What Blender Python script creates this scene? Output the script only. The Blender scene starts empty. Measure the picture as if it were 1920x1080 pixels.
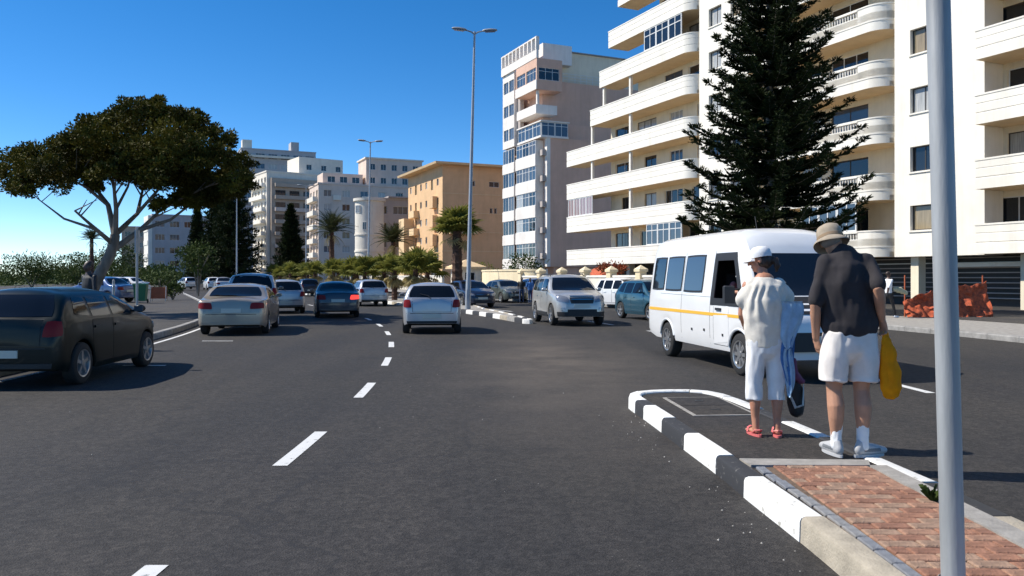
import bpy, bmesh, math, random
from mathutils import Vector, Matrix, Euler, noise
from mathutils.bvhtree import BVHTree
S = bpy.context.scene
COL = S.collection
PI = math.pi
R = math.radians
random.seed(7)

# ---------------------------------------------------------------- camera, sky, sun, exposure
cam_d = bpy.data.cameras.new("camera"); cam = bpy.data.objects.new("camera", cam_d); COL.objects.link(cam)
cam.location = (0, 0, 1.55); cam.rotation_euler = (R(90), 0, 0)
cam_d.sensor_width = 36.0; cam_d.lens = 36.0 * 1500 / 1920; cam_d.shift_y = -20 / 1920
cam_d.clip_start = 0.1; cam_d.clip_end = 6000
S.camera = cam
SUN_EL, SUN_AZ = R(46), math.atan2(-0.97, 0.10)      # azimuth of the sun measured as atan2(x, y)
world = bpy.data.worlds.new("World"); S.world = world; world.use_nodes = True
wn = world.node_tree
for n in list(wn.nodes): wn.nodes.remove(n)
sky = wn.nodes.new("ShaderNodeTexSky"); sky.sky_type = 'NISHITA'; sky.sun_disc = False
sky.sun_elevation = SUN_EL; sky.sun_rotation = SUN_AZ
sky.air_density = 0.6; sky.dust_density = 0.05; sky.ozone_density = 2.0; sky.altitude = 0
hs = wn.nodes.new("ShaderNodeHueSaturation"); hs.inputs['Saturation'].default_value = 1.36
bgn = wn.nodes.new("ShaderNodeBackground"); bgn.inputs[1].default_value = 0.128
wo = wn.nodes.new("ShaderNodeOutputWorld")
wn.links.new(sky.outputs[0], hs.inputs['Color']); wn.links.new(hs.outputs[0], bgn.inputs[0]); wn.links.new(bgn.outputs[0], wo.inputs[0])
sun_d = bpy.data.lights.new("sun", 'SUN'); sun_d.energy = 4.4; sun_d.angle = R(0.53); sun_d.color = (1.0, 0.94, 0.84)
sun = bpy.data.objects.new("sun", sun_d); COL.objects.link(sun)
to_sun = Vector((math.sin(SUN_AZ) * math.cos(SUN_EL), math.cos(SUN_AZ) * math.cos(SUN_EL), math.sin(SUN_EL)))
sun.rotation_euler = to_sun.to_track_quat('Z', 'Y').to_euler(); sun.location = (-40, -10, 60)
S.view_settings.view_transform = 'Standard'; S.view_settings.look = 'None'
S.view_settings.gamma = 1; S.view_settings.exposure = 0.48; S.view_settings.use_curve_mapping = False

# ---------------------------------------------------------------- helpers
def px(x, y, d):                       # a photograph pixel at depth d, as a world point
    return Vector(((x - 960) / 1500 * d, d, 1.55 - (y - 520) / 1500 * d))

def g(y):                              # sideways drift of the road as it bends left
    if y <= 7: return 0.0
    if y <= 41: return -(y - 7) ** 2 / 150
    return -7.707 - 0.4533 * (y - 41)

_M = {}
def pmat(name, col, rough=0.6, metal=0.0, var=0.0, scale=3.0, bump=0.0, bscale=60.0, coat=0.0, spec=0.5,
         col2=None, alpha=1.0, emit=None, trans=0.0, detail=6.0, aniso=None):
    m = bpy.data.materials.new(name); m.use_nodes = True; nt = m.node_tree
    b = nt.nodes['Principled BSDF']
    c = tuple(col) + (1,)
    b.inputs['Base Color'].default_value = c
    b.inputs['Roughness'].default_value = rough; b.inputs['Metallic'].default_value = metal
    b.inputs['Specular IOR Level'].default_value = spec
    b.inputs['Coat Weight'].default_value = coat; b.inputs['Coat Roughness'].default_value = 0.06
    b.inputs['Alpha'].default_value = alpha
    b.inputs['Transmission Weight'].default_value = trans
    if emit: b.inputs['Emission Color'].default_value = tuple(emit[:3]) + (1,); b.inputs['Emission Strength'].default_value = emit[3]
    if var or col2 or bump:
        tc = nt.nodes.new('ShaderNodeTexCoord')
        vec = tc.outputs['Object']
        if aniso:
            mp = nt.nodes.new('ShaderNodeMapping'); mp.inputs['Scale'].default_value = aniso
            nt.links.new(vec, mp.inputs['Vector']); vec = mp.outputs[0]
        if var or col2:
            nz = nt.nodes.new('ShaderNodeTexNoise'); nz.inputs['Scale'].default_value = scale; nz.inputs['Detail'].default_value = detail
            nz.inputs['Roughness'].default_value = 0.62
            nt.links.new(vec, nz.inputs['Vector'])
            rp = nt.nodes.new('ShaderNodeValToRGB')
            c2 = tuple(col2) if col2 else tuple(max(0, x * (1 - var)) for x in col)
            c1 = tuple(col) if col2 else tuple(min(1, x * (1 + var * 0.6)) for x in col)
            rp.color_ramp.elements[0].position = 0.32; rp.color_ramp.elements[1].position = 0.68
            rp.color_ramp.elements[0].color = c2 + (1,); rp.color_ramp.elements[1].color = c1 + (1,)
            nt.links.new(nz.outputs['Fac'], rp.inputs[0]); nt.links.new(rp.outputs[0], b.inputs['Base Color'])
        if bump:
            nb = nt.nodes.new('ShaderNodeTexNoise'); nb.inputs['Scale'].default_value = bscale; nb.inputs['Detail'].default_value = 4
            nt.links.new(vec, nb.inputs['Vector'])
            bp = nt.nodes.new('ShaderNodeBump'); bp.inputs['Strength'].default_value = bump; bp.inputs['Distance'].default_value = 0.02
            nt.links.new(nb.outputs['Fac'], bp.inputs['Height']); nt.links.new(bp.outputs[0], b.inputs['Normal'])
    _M[name] = m
    return m

class MB:
    """collects geometry; build() links it as one mesh object"""
    def __init__(s): s.v = []; s.f = []
    def add(s, vs, fs):
        o = len(s.v); s.v.extend([tuple(p) for p in vs]); s.f.extend([tuple(i + o for i in f) for f in fs]); return s
    def box(s, x0, x1, y0, y1, z0, z1, mtx=None):
        vs = [(x0,y0,z0),(x1,y0,z0),(x1,y1,z0),(x0,y1,z0),(x0,y0,z1),(x1,y0,z1),(x1,y1,z1),(x0,y1,z1)]
        if mtx is not None: vs = [mtx @ Vector(v) for v in vs]
        return s.add(vs, [(0,3,2,1),(4,5,6,7),(0,1,5,4),(1,2,6,5),(2,3,7,6),(3,0,4,7)])
    def bevbox(s, x0, x1, y0, y1, z0, z1, b=0.01, mtx=None):     # box whose top edges are chamfered
        vs = []
        for (i, z) in ((0, z0), (0, z1 - b), (b, z1)):
            vs += [(x0+i,y0+i,z),(x1-i,y0+i,z),(x1-i,y1-i,z),(x0+i,y1-i,z)]
        if mtx is not None: vs = [mtx @ Vector(v) for v in vs]
        fs = [(0,3,2,1),(8,9,10,11)]
        for k in (0, 4):
            for i in range(4): j = (i+1) % 4; fs.append((k+i,k+j,k+4+j,k+4+i))
        return s.add(vs, fs)
    def quad(s, a, b, c, d): return s.add([a,b,c,d], [(0,1,2,3)])
    def prism(s, poly, z0, z1, mtx=None):
        n = len(poly); vs = [(x,y,z0) for x,y in poly] + [(x,y,z1) for x,y in poly]
        if mtx is not None: vs = [mtx @ Vector(v) for v in vs]
        return s.add(vs, [tuple(range(n-1,-1,-1)), tuple(range(n,2*n))] + [(i,(i+1)%n,n+(i+1)%n,n+i) for i in range(n)])
    def tube(s, pts, rad, n=8, cap=True, side=None, ell=None):
        """tube through pts, rad a number / list; ell = list of (a, b) half axes, a along 'side'"""
        pts = [Vector(p) for p in pts]; k = len(pts)
        if not isinstance(rad, (list, tuple)): rad = [rad] * k
        rings = []; prev = Vector(side) if side else None
        for i, p in enumerate(pts):
            t = (pts[min(i+1,k-1)] - pts[max(i-1,0)]).normalized()
            if prev is None:
                prev = Vector((1,0,0)) if abs(t.x) < 0.9 else Vector((0,1,0))
            a = (prev - t * prev.dot(t))
            a = a.normalized() if a.length > 1e-6 else t.orthogonal().normalized()
            b = t.cross(a)
            if side is None: prev = a
            ra, rb = ell[i] if ell else (rad[i], rad[i])
            rings.append([p + a * math.cos(2*PI*j/n) * ra + b * math.sin(2*PI*j/n) * rb for j in range(n)])
        vs = [v for r in rings for v in r]; fs = []
        for i in range(k-1):
            for j in range(n):
                q = (j+1) % n; fs.append((i*n+j, i*n+q, (i+1)*n+q, (i+1)*n+j))
        if cap: fs.append(tuple(range(n-1,-1,-1))); fs.append(tuple((k-1)*n+j for j in range(n)))
        return s.add(vs, fs)
    def cap_tube(s, pts, rad, n=12, side=None, ell=None):           # tube with rounded ends
        pts = [Vector(p) for p in pts]
        e = ell or [(r, r) for r in (rad if isinstance(rad, (list, tuple)) else [rad]*len(pts))]
        P, E = [], []
        t0 = (pts[0]-pts[1]).normalized(); t1 = (pts[-1]-pts[-2]).normalized()
        for q in (0.98, 0.75, 0.4):
            m = min(e[0]); P.append(pts[0] + t0*m*q); f = math.sqrt(1-q*q); E.append((e[0][0]*f, e[0][1]*f))
        P += pts; E += e
        for q in (0.4, 0.75, 0.98):
            m = min(e[-1]); P.append(pts[-1] + t1*m*q); f = math.sqrt(1-q*q); E.append((e[-1][0]*f, e[-1][1]*f))
        return s.tube(P, 0, n, True, side, E)
    def ellipsoid(s, c, r, n=14, m=8, mtx=None):
        vs = []; c = Vector(c)
        for i in range(m+1):
            th = PI * i / m
            for j in range(n):
                p = Vector((r[0]*math.sin(th)*math.cos(2*PI*j/n), r[1]*math.sin(th)*math.sin(2*PI*j/n), r[2]*math.cos(th)))
                if i in (0, m) : p = Vector((r[0]*1e-3*math.cos(2*PI*j/n), r[1]*1e-3*math.sin(2*PI*j/n), r[2]*math.cos(th)))
                if mtx is not None: p = mtx @ p
                vs.append(c + p)
        fs = []
        for i in range(m):
            for j in range(n):
                q = (j+1) % n; fs.append((i*n+j, (i+1)*n+j, (i+1)*n+q, i*n+q))
        fs.append(tuple(range(n))); fs.append(tuple(m*n + j for j in range(n-1,-1,-1)))
        return s.add(vs, fs)
    def lathe(s, prof, n=24, axis='Z', mtx=None, closed=False):
        vs = []
        for r, h in prof:
            for j in range(n):
                a = 2*PI*j/n; c, d = r*math.cos(a), r*math.sin(a)
                p = (c, d, h) if axis == 'Z' else (h, c, d)
                vs.append(mtx @ Vector(p) if mtx is not None else p)
        k = len(prof); fs = []
        for i in range(k if closed else k-1):
            for j in range(n):
                q = (j+1) % n; i2 = (i+1) % k; fs.append((i*n+j, i*n+q, i2*n+q, i2*n+j))
        return s.add(vs, fs)
    def mesh(s, name, mat, smooth=False, angle=40):
        me = bpy.data.meshes.new(name); me.from_pydata(s.v, [], s.f)
        for m in (mat if isinstance(mat, (list, tuple)) else [mat]): me.materials.append(m)
        if smooth:
            me.shade_smooth()
            if angle: me.set_sharp_from_angle(angle=R(angle))
        me.update(); return me
    def build(s, name, mat, parent=None, smooth=False, angle=40, loc=None, rz=0.0):
        return link(name, s.mesh(name, mat, smooth, angle), parent, loc, rz)

def link(name, data, parent=None, loc=None, rz=0.0, rot=None):
    o = bpy.data.objects.new(name, data); COL.objects.link(o)
    if parent is not None: o.parent = parent
    if loc is not None: o.location = loc
    if rot is not None: o.rotation_euler = rot
    elif rz: o.rotation_euler = (0, 0, rz)
    return o
def tag(o, label=None, cat=None, group=None, kind=None):
    if label: o['label'] = label
    if cat: o['category'] = cat
    if group: o['group'] = group
    if kind: o['kind'] = kind
    return o
def thing(name, label, cat, loc=(0,0,0), rz=0.0, group=None):
    o = link(name, None, None, loc, rz); o.empty_display_size = 0.3
    return tag(o, label, cat, group)
def copy_tree(o, parent=None, loc=None, rz=None, label=None):
    c = o.copy(); COL.objects.link(c)
    if parent is not None: c.parent = parent
    if loc is not None: c.location = loc
    if rz is not None: c.rotation_euler = (0, 0, rz)
    if label: c['label'] = label
    for ch in o.children: copy_tree(ch, c)
    return c
def pchip(P):
    xs = [p[0] for p in P]; ys = [p[1] for p in P]; n = len(P)
    h = [xs[i+1]-xs[i] for i in range(n-1)]; d = [(ys[i+1]-ys[i])/h[i] for i in range(n-1)]
    m = [d[0]] + [0 if d[i-1]*d[i] <= 0 else 2/(1/d[i-1]+1/d[i]) for i in range(1, n-1)] + [d[-1]]
    def f(x):
        if x <= xs[0]: return ys[0]
        if x >= xs[-1]: return ys[-1]
        i = 0
        while x > xs[i+1]: i += 1
        t = (x-xs[i])/h[i]
        return (ys[i]*(1+2*t)*(1-t)**2 + h[i]*m[i]*t*(1-t)**2 + ys[i+1]*t*t*(3-2*t) + h[i]*m[i+1]*t*t*(t-1))
    return f
def remesh(mb, voxel, smooth_n=6, fac=0.5, disp=None):
    """fuse overlapping closed pieces into one continuous surface"""
    me = bpy.data.meshes.new("tmp"); me.from_pydata(mb.v, [], mb.f)
    bm = bmesh.new(); bm.from_mesh(me); bmesh.ops.recalc_face_normals(bm, faces=bm.faces); bm.to_mesh(me); bm.free()
    o = bpy.data.objects.new("tmp", me); COL.objects.link(o)
    md = o.modifiers.new("r", 'REMESH'); md.mode = 'VOXEL'; md.voxel_size = voxel
    if smooth_n:
        sm = o.modifiers.new("s", 'SMOOTH'); sm.iterations = smooth_n; sm.factor = fac
    dg = bpy.context.evaluated_depsgraph_get(); dg.update()
    out = bpy.data.meshes.new_from_object(o.evaluated_get(dg))
    bpy.data.objects.remove(o); bpy.data.meshes.remove(me)
    if disp:
        ns = [v.normal.copy() for v in out.vertices]
        for v, n in zip(out.vertices, ns): v.co += n * disp(v.co)
    out.shade_smooth(); out.update()
    return out
def split_by(me, name, mats, rule):
    """give each face of one mesh the material index that rule(centre) returns"""
    me.materials.clear()
    for m in mats: me.materials.append(m)
    for p in me.polygons: p.material_index = rule(p.center)
    return me
# ---------------------------------------------------------------- materials
def asphalt(name, base, dust, big=0.12, speck=1.0, stain=False):
    m = bpy.data.materials.new(name); m.use_nodes = True; nt = m.node_tree; N = nt.nodes; L = nt.links
    b = N['Principled BSDF']; b.inputs['Roughness'].default_value = 0.85; b.inputs['Specular IOR Level'].default_value = 0.35
    tc = N.new('ShaderNodeTexCoord'); v = tc.outputs['Object']
    def nz(sc, det=5, ro=0.6, w=None):
        n = N.new('ShaderNodeTexNoise'); n.inputs['Scale'].default_value = sc; n.inputs['Detail'].default_value = det; n.inputs['Roughness'].default_value = ro
        L.new(w or v, n.inputs['Vector']); return n.outputs['Fac']
    def ramp(f, a, c, p0=0.3, p1=0.7):
        r = N.new('ShaderNodeValToRGB'); r.color_ramp.elements[0].position = p0; r.color_ramp.elements[1].position = p1
        r.color_ramp.elements[0].color = tuple(a) + (1,); r.color_ramp.elements[1].color = tuple(c) + (1,); L.new(f, r.inputs[0]); return r.outputs[0]
    def mix(a, c, f, mode='MIX'):
        x = N.new('ShaderNodeMix'); x.data_type = 'RGBA'; x.blend_type = mode
        if isinstance(f, (int, float)): x.inputs[0].default_value = f
        else: L.new(f, x.inputs[0])
        for s_, q in ((6, a), (7, c)):
            if isinstance(q, tuple): x.inputs[s_].default_value = q + (1,)
            else: L.new(q, x.inputs[s_])
        return x.outputs[2]
    # long streaks along the wheel tracks
    mp = N.new('ShaderNodeMapping'); mp.inputs['Scale'].default_value = (1.0, 0.09, 1.0); L.new(v, mp.inputs['Vector'])
    c = ramp(nz(big, 7), (base[0]*0.80, base[1]*0.82, base[2]*0.90), (base[0]*1.24, base[1]*1.18, base[2]*1.06), .36, .64)
    c = mix(c, dust, ramp(nz(0.9, 5, 0.6, mp.outputs[0]), (0, 0, 0), (0.55, 0.55, 0.55), 0.42, 0.8))
    c = mix(c, tuple(x * 0.72 for x in base), ramp(nz(2.2, 6), (0, 0, 0), (0.5, 0.5, 0.5), 0.52, 0.72))
    # stone chips
    vo = N.new('ShaderNodeTexVoronoi'); vo.inputs['Scale'].default_value = 95; L.new(v, vo.inputs['Vector'])
    chips = ramp(vo.outputs['Color'], (0.66, 0.66, 0.68), (1.45, 1.42, 1.38), 0.25, 0.85)
    c = mix(c, chips, 0.75 * speck, 'MULTIPLY')
    v3 = N.new('ShaderNodeTexVoronoi'); v3.inputs['Scale'].default_value = 26; L.new(v, v3.inputs['Vector'])
    c = mix(c, ramp(v3.outputs['Color'], (0.62, 0.62, 0.63), (1.40, 1.38, 1.34), 0.2, 0.85), 0.62 * speck, 'MULTIPLY')
    c = mix(c, ramp(nz(7.5, 8, 0.75), (0.70, 0.70, 0.71), (1.26, 1.25, 1.22), 0.36, 0.64), 0.6, 'MULTIPLY')
    # pale scattered grit
    v2 = N.new('ShaderNodeTexVoronoi'); v2.inputs['Scale'].default_value = 17; L.new(v, v2.inputs['Vector'])
    gr = ramp(v2.outputs['Distance'], (1, 1, 1), (0, 0, 0), 0.045, 0.075)
    gm = ramp(nz(1.3, 4), (0, 0, 0), (1, 1, 1), 0.47, 0.66)
    gg = N.new('ShaderNodeMath'); gg.operation = 'MULTIPLY'; L.new(gr, gg.inputs[0]); L.new(gm, gg.inputs[1])
    g2 = N.new('ShaderNodeMath'); g2.operation = 'MULTIPLY'; L.new(gg.outputs[0], g2.inputs[0]); g2.inputs[1].default_value = 0.6
    c = mix(c, (0.30, 0.29, 0.27), g2.outputs[0])
    # tar seams: thin crooked cracks
    dm = N.new('ShaderNodeVectorMath'); dm.operation = 'ADD'
    nn = N.new('ShaderNodeTexNoise'); nn.inputs['Scale'].default_value = 1.6; nn.inputs['Detail'].default_value = 5; L.new(v, nn.inputs['Vector'])
    sc = N.new('ShaderNodeVectorMath'); sc.operation = 'SCALE'; sc.inputs['Scale'].default_value = 0.9; L.new(nn.outputs['Color'], sc.inputs[0])
    L.new(v, dm.inputs[0]); L.new(sc.outputs[0], dm.inputs[1])
    vc = N.new('ShaderNodeTexVoronoi'); vc.feature = 'DISTANCE_TO_EDGE'; vc.inputs['Scale'].default_value = 0.23; L.new(dm.outputs[0], vc.inputs['Vector'])
    cr = ramp(vc.outputs['Distance'], (0.65, 0.65, 0.65), (0, 0, 0), 0.002, 0.007)
    c = mix(c, (0.018, 0.018, 0.02), cr)
    if stain:                                         # sandy dust drifted into the turning gap
        g2_ = N.new('ShaderNodeMapping'); g2_.vector_type = 'POINT'; g2_.inputs['Location'].default_value = (-0.7 / 2.2, -15.0 / 9.5, 0); g2_.inputs['Scale'].default_value = (1/2.2, 1/9.5, 1); L.new(v, g2_.inputs['Vector'])
        gt = N.new('ShaderNodeTexGradient'); gt.gradient_type = 'SPHERICAL'; L.new(g2_.outputs[0], gt.inputs[0])
        mm = N.new('ShaderNodeMath'); mm.operation = 'MULTIPLY'; L.new(gt.outputs['Fac'], mm.inputs[0]); L.new(ramp(nz(0.8, 6), (.15, .15, .15), (1, 1, 1), .3, .7), mm.inputs[1])
        m2 = N.new('ShaderNodeMath'); m2.operation = 'MULTIPLY'; m2.use_clamp = True; L.new(mm.outputs[0], m2.inputs[0]); m2.inputs[1].default_value = 1.1
        c = mix(c, (0.115, 0.096, 0.078), m2.outputs[0])
    L.new(c, b.inputs['Base Color'])
    bp = N.new('ShaderNodeBump'); bp.inputs['Strength'].default_value = 0.55; bp.inputs['Distance'].default_value = 0.006
    L.new(vo.outputs['Distance'], bp.inputs['Height']); L.new(bp.outputs[0], b.inputs['Normal'])
    return m
A_ROAD = asphalt("road_asphalt", (0.0305, 0.0295, 0.0290), (0.062, 0.055, 0.048), stain=True)
A_WALK = asphalt("walk_asphalt", (0.058, 0.055, 0.052), (0.085, 0.077, 0.068), 0.2)
A_ISLE = asphalt("isle_asphalt", (0.036, 0.033, 0.031), (0.065, 0.058, 0.05), 0.6)
def worn_paint(name, col, under, lo=0.33, hi=0.40, scale=11):
    m = pmat(name, col, 0.7); nt = m.node_tree; b = nt.nodes['Principled BSDF']
    tc = nt.nodes.new('ShaderNodeTexCoord'); n = nt.nodes.new('ShaderNodeTexNoise'); n.inputs['Scale'].default_value = scale; n.inputs['Detail'].default_value = 8; n.inputs['Roughness'].default_value = 0.7
    r = nt.nodes.new('ShaderNodeValToRGB'); e = r.color_ramp.elements
    e[0].position = lo; e[0].color = tuple(under) + (1,); e[1].position = hi; e[1].color = tuple(x * 0.9 for x in col) + (1,)
    e2 = r.color_ramp.elements.new(0.75); e2.color = tuple(col) + (1,)
    nt.links.new(tc.outputs['Object'], n.inputs['Vector']); nt.links.new(n.outputs['Fac'], r.inputs[0]); nt.links.new(r.outputs[0], b.inputs['Base Color'])
    return m
M_LINE = worn_paint("line_paint", (0.68, 0.68, 0.66), (0.09, 0.09, 0.09))
M_KWHITE = worn_paint("kerb_white_paint", (0.80, 0.79, 0.75), (0.40, 0.38, 0.33), 0.35, 0.42, 16)
M_KBLACK = worn_paint("kerb_black_paint", (0.032, 0.032, 0.034), (0.16, 0.15, 0.14), 0.33, 0.40, 16)
M_KCONC = pmat("kerb_concrete", (0.40, 0.35, 0.27), 0.85, var=0.25, scale=6, bump=0.4, bscale=70)
M_KGREY = pmat("kerb_grey", (0.30, 0.29, 0.27), 0.85, var=0.3, scale=5, bump=0.4, bscale=70)
M_CONC = pmat("grey_concrete", (0.32, 0.30, 0.27), 0.85, var=0.25, scale=7, bump=0.3, bscale=60)
M_BRICK = [pmat("paver_red_%s" % w, c, 0.85, var=0.38, scale=22, bump=0.8, bscale=90) for w, c in
           (("warm", (0.34, 0.165, 0.10)), ("pale", (0.38, 0.21, 0.135)), ("dark", (0.30, 0.145, 0.09)), ("dusty", (0.36, 0.23, 0.155)))]
M_COBBLE = [pmat("cobble_%s" % w, c, 0.8, var=0.25, scale=14, bump=0.5, bscale=90) for w, c in
            (("blue", (0.20, 0.21, 0.23)), ("grey", (0.25, 0.25, 0.25)))]
M_SAND = pmat("joint_sand", (0.16, 0.11, 0.075), 0.95, var=0.4, scale=20, bump=0.4)
M_GRASS = pmat("lawn", (0.075, 0.10, 0.035), 0.9, var=0.4, scale=1.2, bump=0.6, bscale=30)
M_GROUND = pmat("dry_ground", (0.16, 0.15, 0.12), 0.95, var=0.3, scale=0.3, bump=0.3)
M_SEA = pmat("sea_water", (0.02, 0.06, 0.10), 0.12, spec=0.5, bump=0.6, bscale=1.4)
def leaf_mat(name, a, b2, scale=1.5, tr=0.12):
    m = pmat(name, a, 0.62, col2=b2, scale=scale, spec=0.10)
    nt = m.node_tree; b = nt.nodes['Principled BSDF']; o = [n for n in nt.nodes if n.type == 'OUTPUT_MATERIAL'][0]
    t = nt.nodes.new('ShaderNodeBsdfTranslucent'); mx = nt.nodes.new('ShaderNodeMixShader'); mx.inputs[0].default_value = tr
    for l in list(b.inputs['Base Color'].links): nt.links.new(l.from_socket, t.inputs[0])
    nt.links.new(b.outputs[0], mx.inputs[1]); nt.links.new(t.outputs[0], mx.inputs[2]); nt.links.new(mx.outputs[0], o.inputs[0])
    return m
L_CYP = leaf_mat("windswept_leaf", (0.14, 0.125, 0.018), (0.009, 0.013, 0.004), 0.5)
L_PINE = leaf_mat("pine_needle", (0.024, 0.036, 0.010), (0.009, 0.015, 0.005), 1.0)
L_PALM = leaf_mat("palm_leaf", (0.25, 0.245, 0.05), (0.12, 0.13, 0.028), 1.4, .3)
L_DRY = leaf_mat("dry_palm_leaf", (0.50, 0.39, 0.19), (0.30, 0.25, 0.10), 1.6, .3)
L_PHX = leaf_mat("date_palm_leaf", (0.085, 0.095, 0.040), (0.045, 0.055, 0.025), 1.2)
L_BUSH = leaf_mat("bush_leaf", (0.085, 0.115, 0.028), (0.03, 0.05, 0.014), 1.6)
L_RED = leaf_mat("red_bloom", (0.36, 0.06, 0.03), (0.09, 0.06, 0.02), 2.5)
M_BARK = pmat("bark_grey", (0.21, 0.18, 0.15), 0.9, var=0.45, scale=4, bump=0.8, bscale=14, aniso=(1, 1, 0.25))
M_PBARK = pmat("palm_bark", (0.10, 0.052, 0.034), 0.9, var=0.5, scale=6, bump=0.9, bscale=18, aniso=(1, 1, 2.5))
def glass(name, col, rough=0.04, spec=0.7):
    return pmat(name, col, rough, spec=spec)
G_DARK = glass("glass_dark", (0.012, 0.015, 0.020)); G_BLUE = glass("glass_blue", (0.05, 0.075, 0.11)); G_GREY = glass("glass_grey", (0.085, 0.09, 0.10))
G_CURT = pmat("glass_pale_curtain", (0.42, 0.42, 0.40), 0.08, var=0.35, scale=3, spec=0.6, aniso=(7, 1, 0.3))
G_TAN = pmat("glass_tan_blind", (0.30, 0.24, 0.15), 0.08, var=0.3, scale=3, spec=0.6, aniso=(7, 1, 0.3))
G_PINK = pmat("glass_pink_curtain", (0.36, 0.27, 0.27), 0.08, var=0.4, scale=3, spec=0.6, aniso=(7, 1, 0.3))
G_CAR = glass("car_glass", (0.006, 0.007, 0.009), 0.06, 0.45)
def wallm(name, col, var=0.10): 
    m = pmat(name, col, 0.85, var=var, scale=0.55, bump=0.12, bscale=30, detail=9); nt = m.node_tree; N = nt.nodes; b = N['Principled BSDF']
    src = b.inputs['Base Color'].links[0].from_socket                    # rain streaks running down the plaster
    tc = N.new('ShaderNodeTexCoord'); mp = N.new('ShaderNodeMapping'); mp.inputs['Scale'].default_value = (1.6, 1.6, 0.11); nt.links.new(tc.outputs['Object'], mp.inputs['Vector'])
    nz = N.new('ShaderNodeTexNoise'); nz.inputs['Scale'].default_value = 1.3; nz.inputs['Detail'].default_value = 7; nz.inputs['Roughness'].default_value = 0.7; nt.links.new(mp.outputs[0], nz.inputs['Vector'])
    rp = N.new('ShaderNodeValToRGB'); rp.color_ramp.elements[0].position = 0.30; rp.color_ramp.elements[1].position = 0.52; rp.color_ramp.elements[0].color = (0.70, 0.66, 0.60, 1); rp.color_ramp.elements[1].color = (1, 1, 1, 1); nt.links.new(nz.outputs['Fac'], rp.inputs[0])
    mx = N.new('ShaderNodeMix'); mx.data_type = 'RGBA'; mx.blend_type = 'MULTIPLY'; mx.inputs[0].default_value = 0.28; nt.links.new(src, mx.inputs[6]); nt.links.new(rp.outputs[0], mx.inputs[7]); nt.links.new(mx.outputs[2], b.inputs['Base Color'])
    return m
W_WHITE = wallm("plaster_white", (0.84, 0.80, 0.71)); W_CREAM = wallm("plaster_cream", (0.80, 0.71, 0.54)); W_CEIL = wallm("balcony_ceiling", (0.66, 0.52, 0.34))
W_MAUVE = wallm("plaster_mauve", (0.68, 0.44, 0.33)); W_TWHITE = wallm("tower_white", (0.80, 0.75, 0.69))
W_YELL = wallm("plaster_apricot", (0.74, 0.48, 0.26)); W_YELB = wallm("plaster_apricot_trim", (0.78, 0.56, 0.32))
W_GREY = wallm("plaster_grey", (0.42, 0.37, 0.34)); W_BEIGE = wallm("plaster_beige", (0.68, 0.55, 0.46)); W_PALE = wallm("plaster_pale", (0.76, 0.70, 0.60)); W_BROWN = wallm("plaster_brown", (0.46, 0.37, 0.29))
W_HAZE = wallm("plaster_haze_bluegrey", (0.43, 0.42, 0.43)); W_DARK = pmat("dark_cladding", (0.045, 0.04, 0.036), 0.6, var=0.3, scale=1.0); W_GARD = wallm("garden_wall_cream", (0.78, 0.66, 0.44))  # bluegrey tone holds the haze and shade of the far blocks
M_FRAME = pmat("white_frame", (0.72, 0.72, 0.70), 0.5); M_DFRAME = pmat("dark_frame", (0.05, 0.042, 0.038), 0.5); M_ROOF = pmat("roof_grey", (0.33, 0.31, 0.30), 0.8, var=0.2, scale=1)
M_STEEL = pmat("galvanised_steel", (0.40, 0.41, 0.41), 0.55, metal=0.25, var=0.4, scale=4.0, bump=0.15, bscale=40, aniso=(1, 1, 0.12))
M_LAMP = pmat("lamp_grey", (0.34, 0.37, 0.40), 0.5, metal=0.3, var=0.12, scale=2)
M_LENS = pmat("lamp_lens", (0.10, 0.14, 0.22), 0.15)
M_TYRE = pmat("tyre_rubber", (0.018, 0.018, 0.018), 0.85, bump=0.3, bscale=60); M_RIM = pmat("alloy_rim", (0.42, 0.42, 0.42), 0.3, metal=0.75)
M_BLK = pmat("black_plastic", (0.020, 0.020, 0.021), 0.55); M_UNDER = pmat("underbody_black", (0.008, 0.008, 0.008), 0.9)
M_TAIL = pmat("tail_lamp_red", (0.24, 0.010, 0.010), 0.35, spec=0.25); M_BRAKE = pmat("brake_lamp_lit", (0.6, 0.02, 0.02), 0.2, emit=(1.0, 0.06, 0.04, 1.1))
M_HEAD = pmat("head_lamp", (0.26, 0.27, 0.29), 0.08, metal=0.3, coat=1.0); M_AMBER = pmat("amber_lamp", (0.6, 0.2, 0.02), 0.2, coat=0.5)
M_PLATE = pmat("number_plate", (0.62, 0.60, 0.50), 0.5); M_CHROME = pmat("chrome", (0.6, 0.6, 0.6), 0.15, metal=1.0)
def paint(name, col, metal=0.25, rough=0.32): return pmat(name, col, rough, metal=metal, coat=0.8, var=0.06, scale=1.2)
P_GREEN = pmat('paint_dark_green', (0.004, 0.009, 0.008), 0.32, spec=0.25, coat=0.22) or paint("paint_dark_green", (0.006, 0.012, 0.011), 0.0); P_TAN = paint("paint_champagne", (0.36, 0.31, 0.25), 0.4); P_SILV = paint("paint_silver", (0.50, 0.50, 0.51), 0.45)
P_WHITE = paint("paint_white", (0.78, 0.78, 0.77), 0.0); P_DKGREY = paint("paint_graphite", (0.045, 0.05, 0.06), 0.4); P_NAVY = paint("paint_navy", (0.015, 0.022, 0.05), 0.2)
P_TEAL = paint("paint_teal", (0.02, 0.085, 0.13), 0.3); P_OLIVE = paint("paint_grey_green", (0.10, 0.115, 0.105), 0.4); P_BEIGE = paint("paint_warm_silver", (0.52, 0.51, 0.48), 0.45); P_BLUE = paint("paint_blue", (0.04, 0.09, 0.22), 0.3)
M_SEAM = pmat('door_seam', (0.14, 0.14, 0.14), 0.7); M_STRIPE = pmat("yellow_tape", (0.75, 0.42, 0.04), 0.5)
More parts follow.
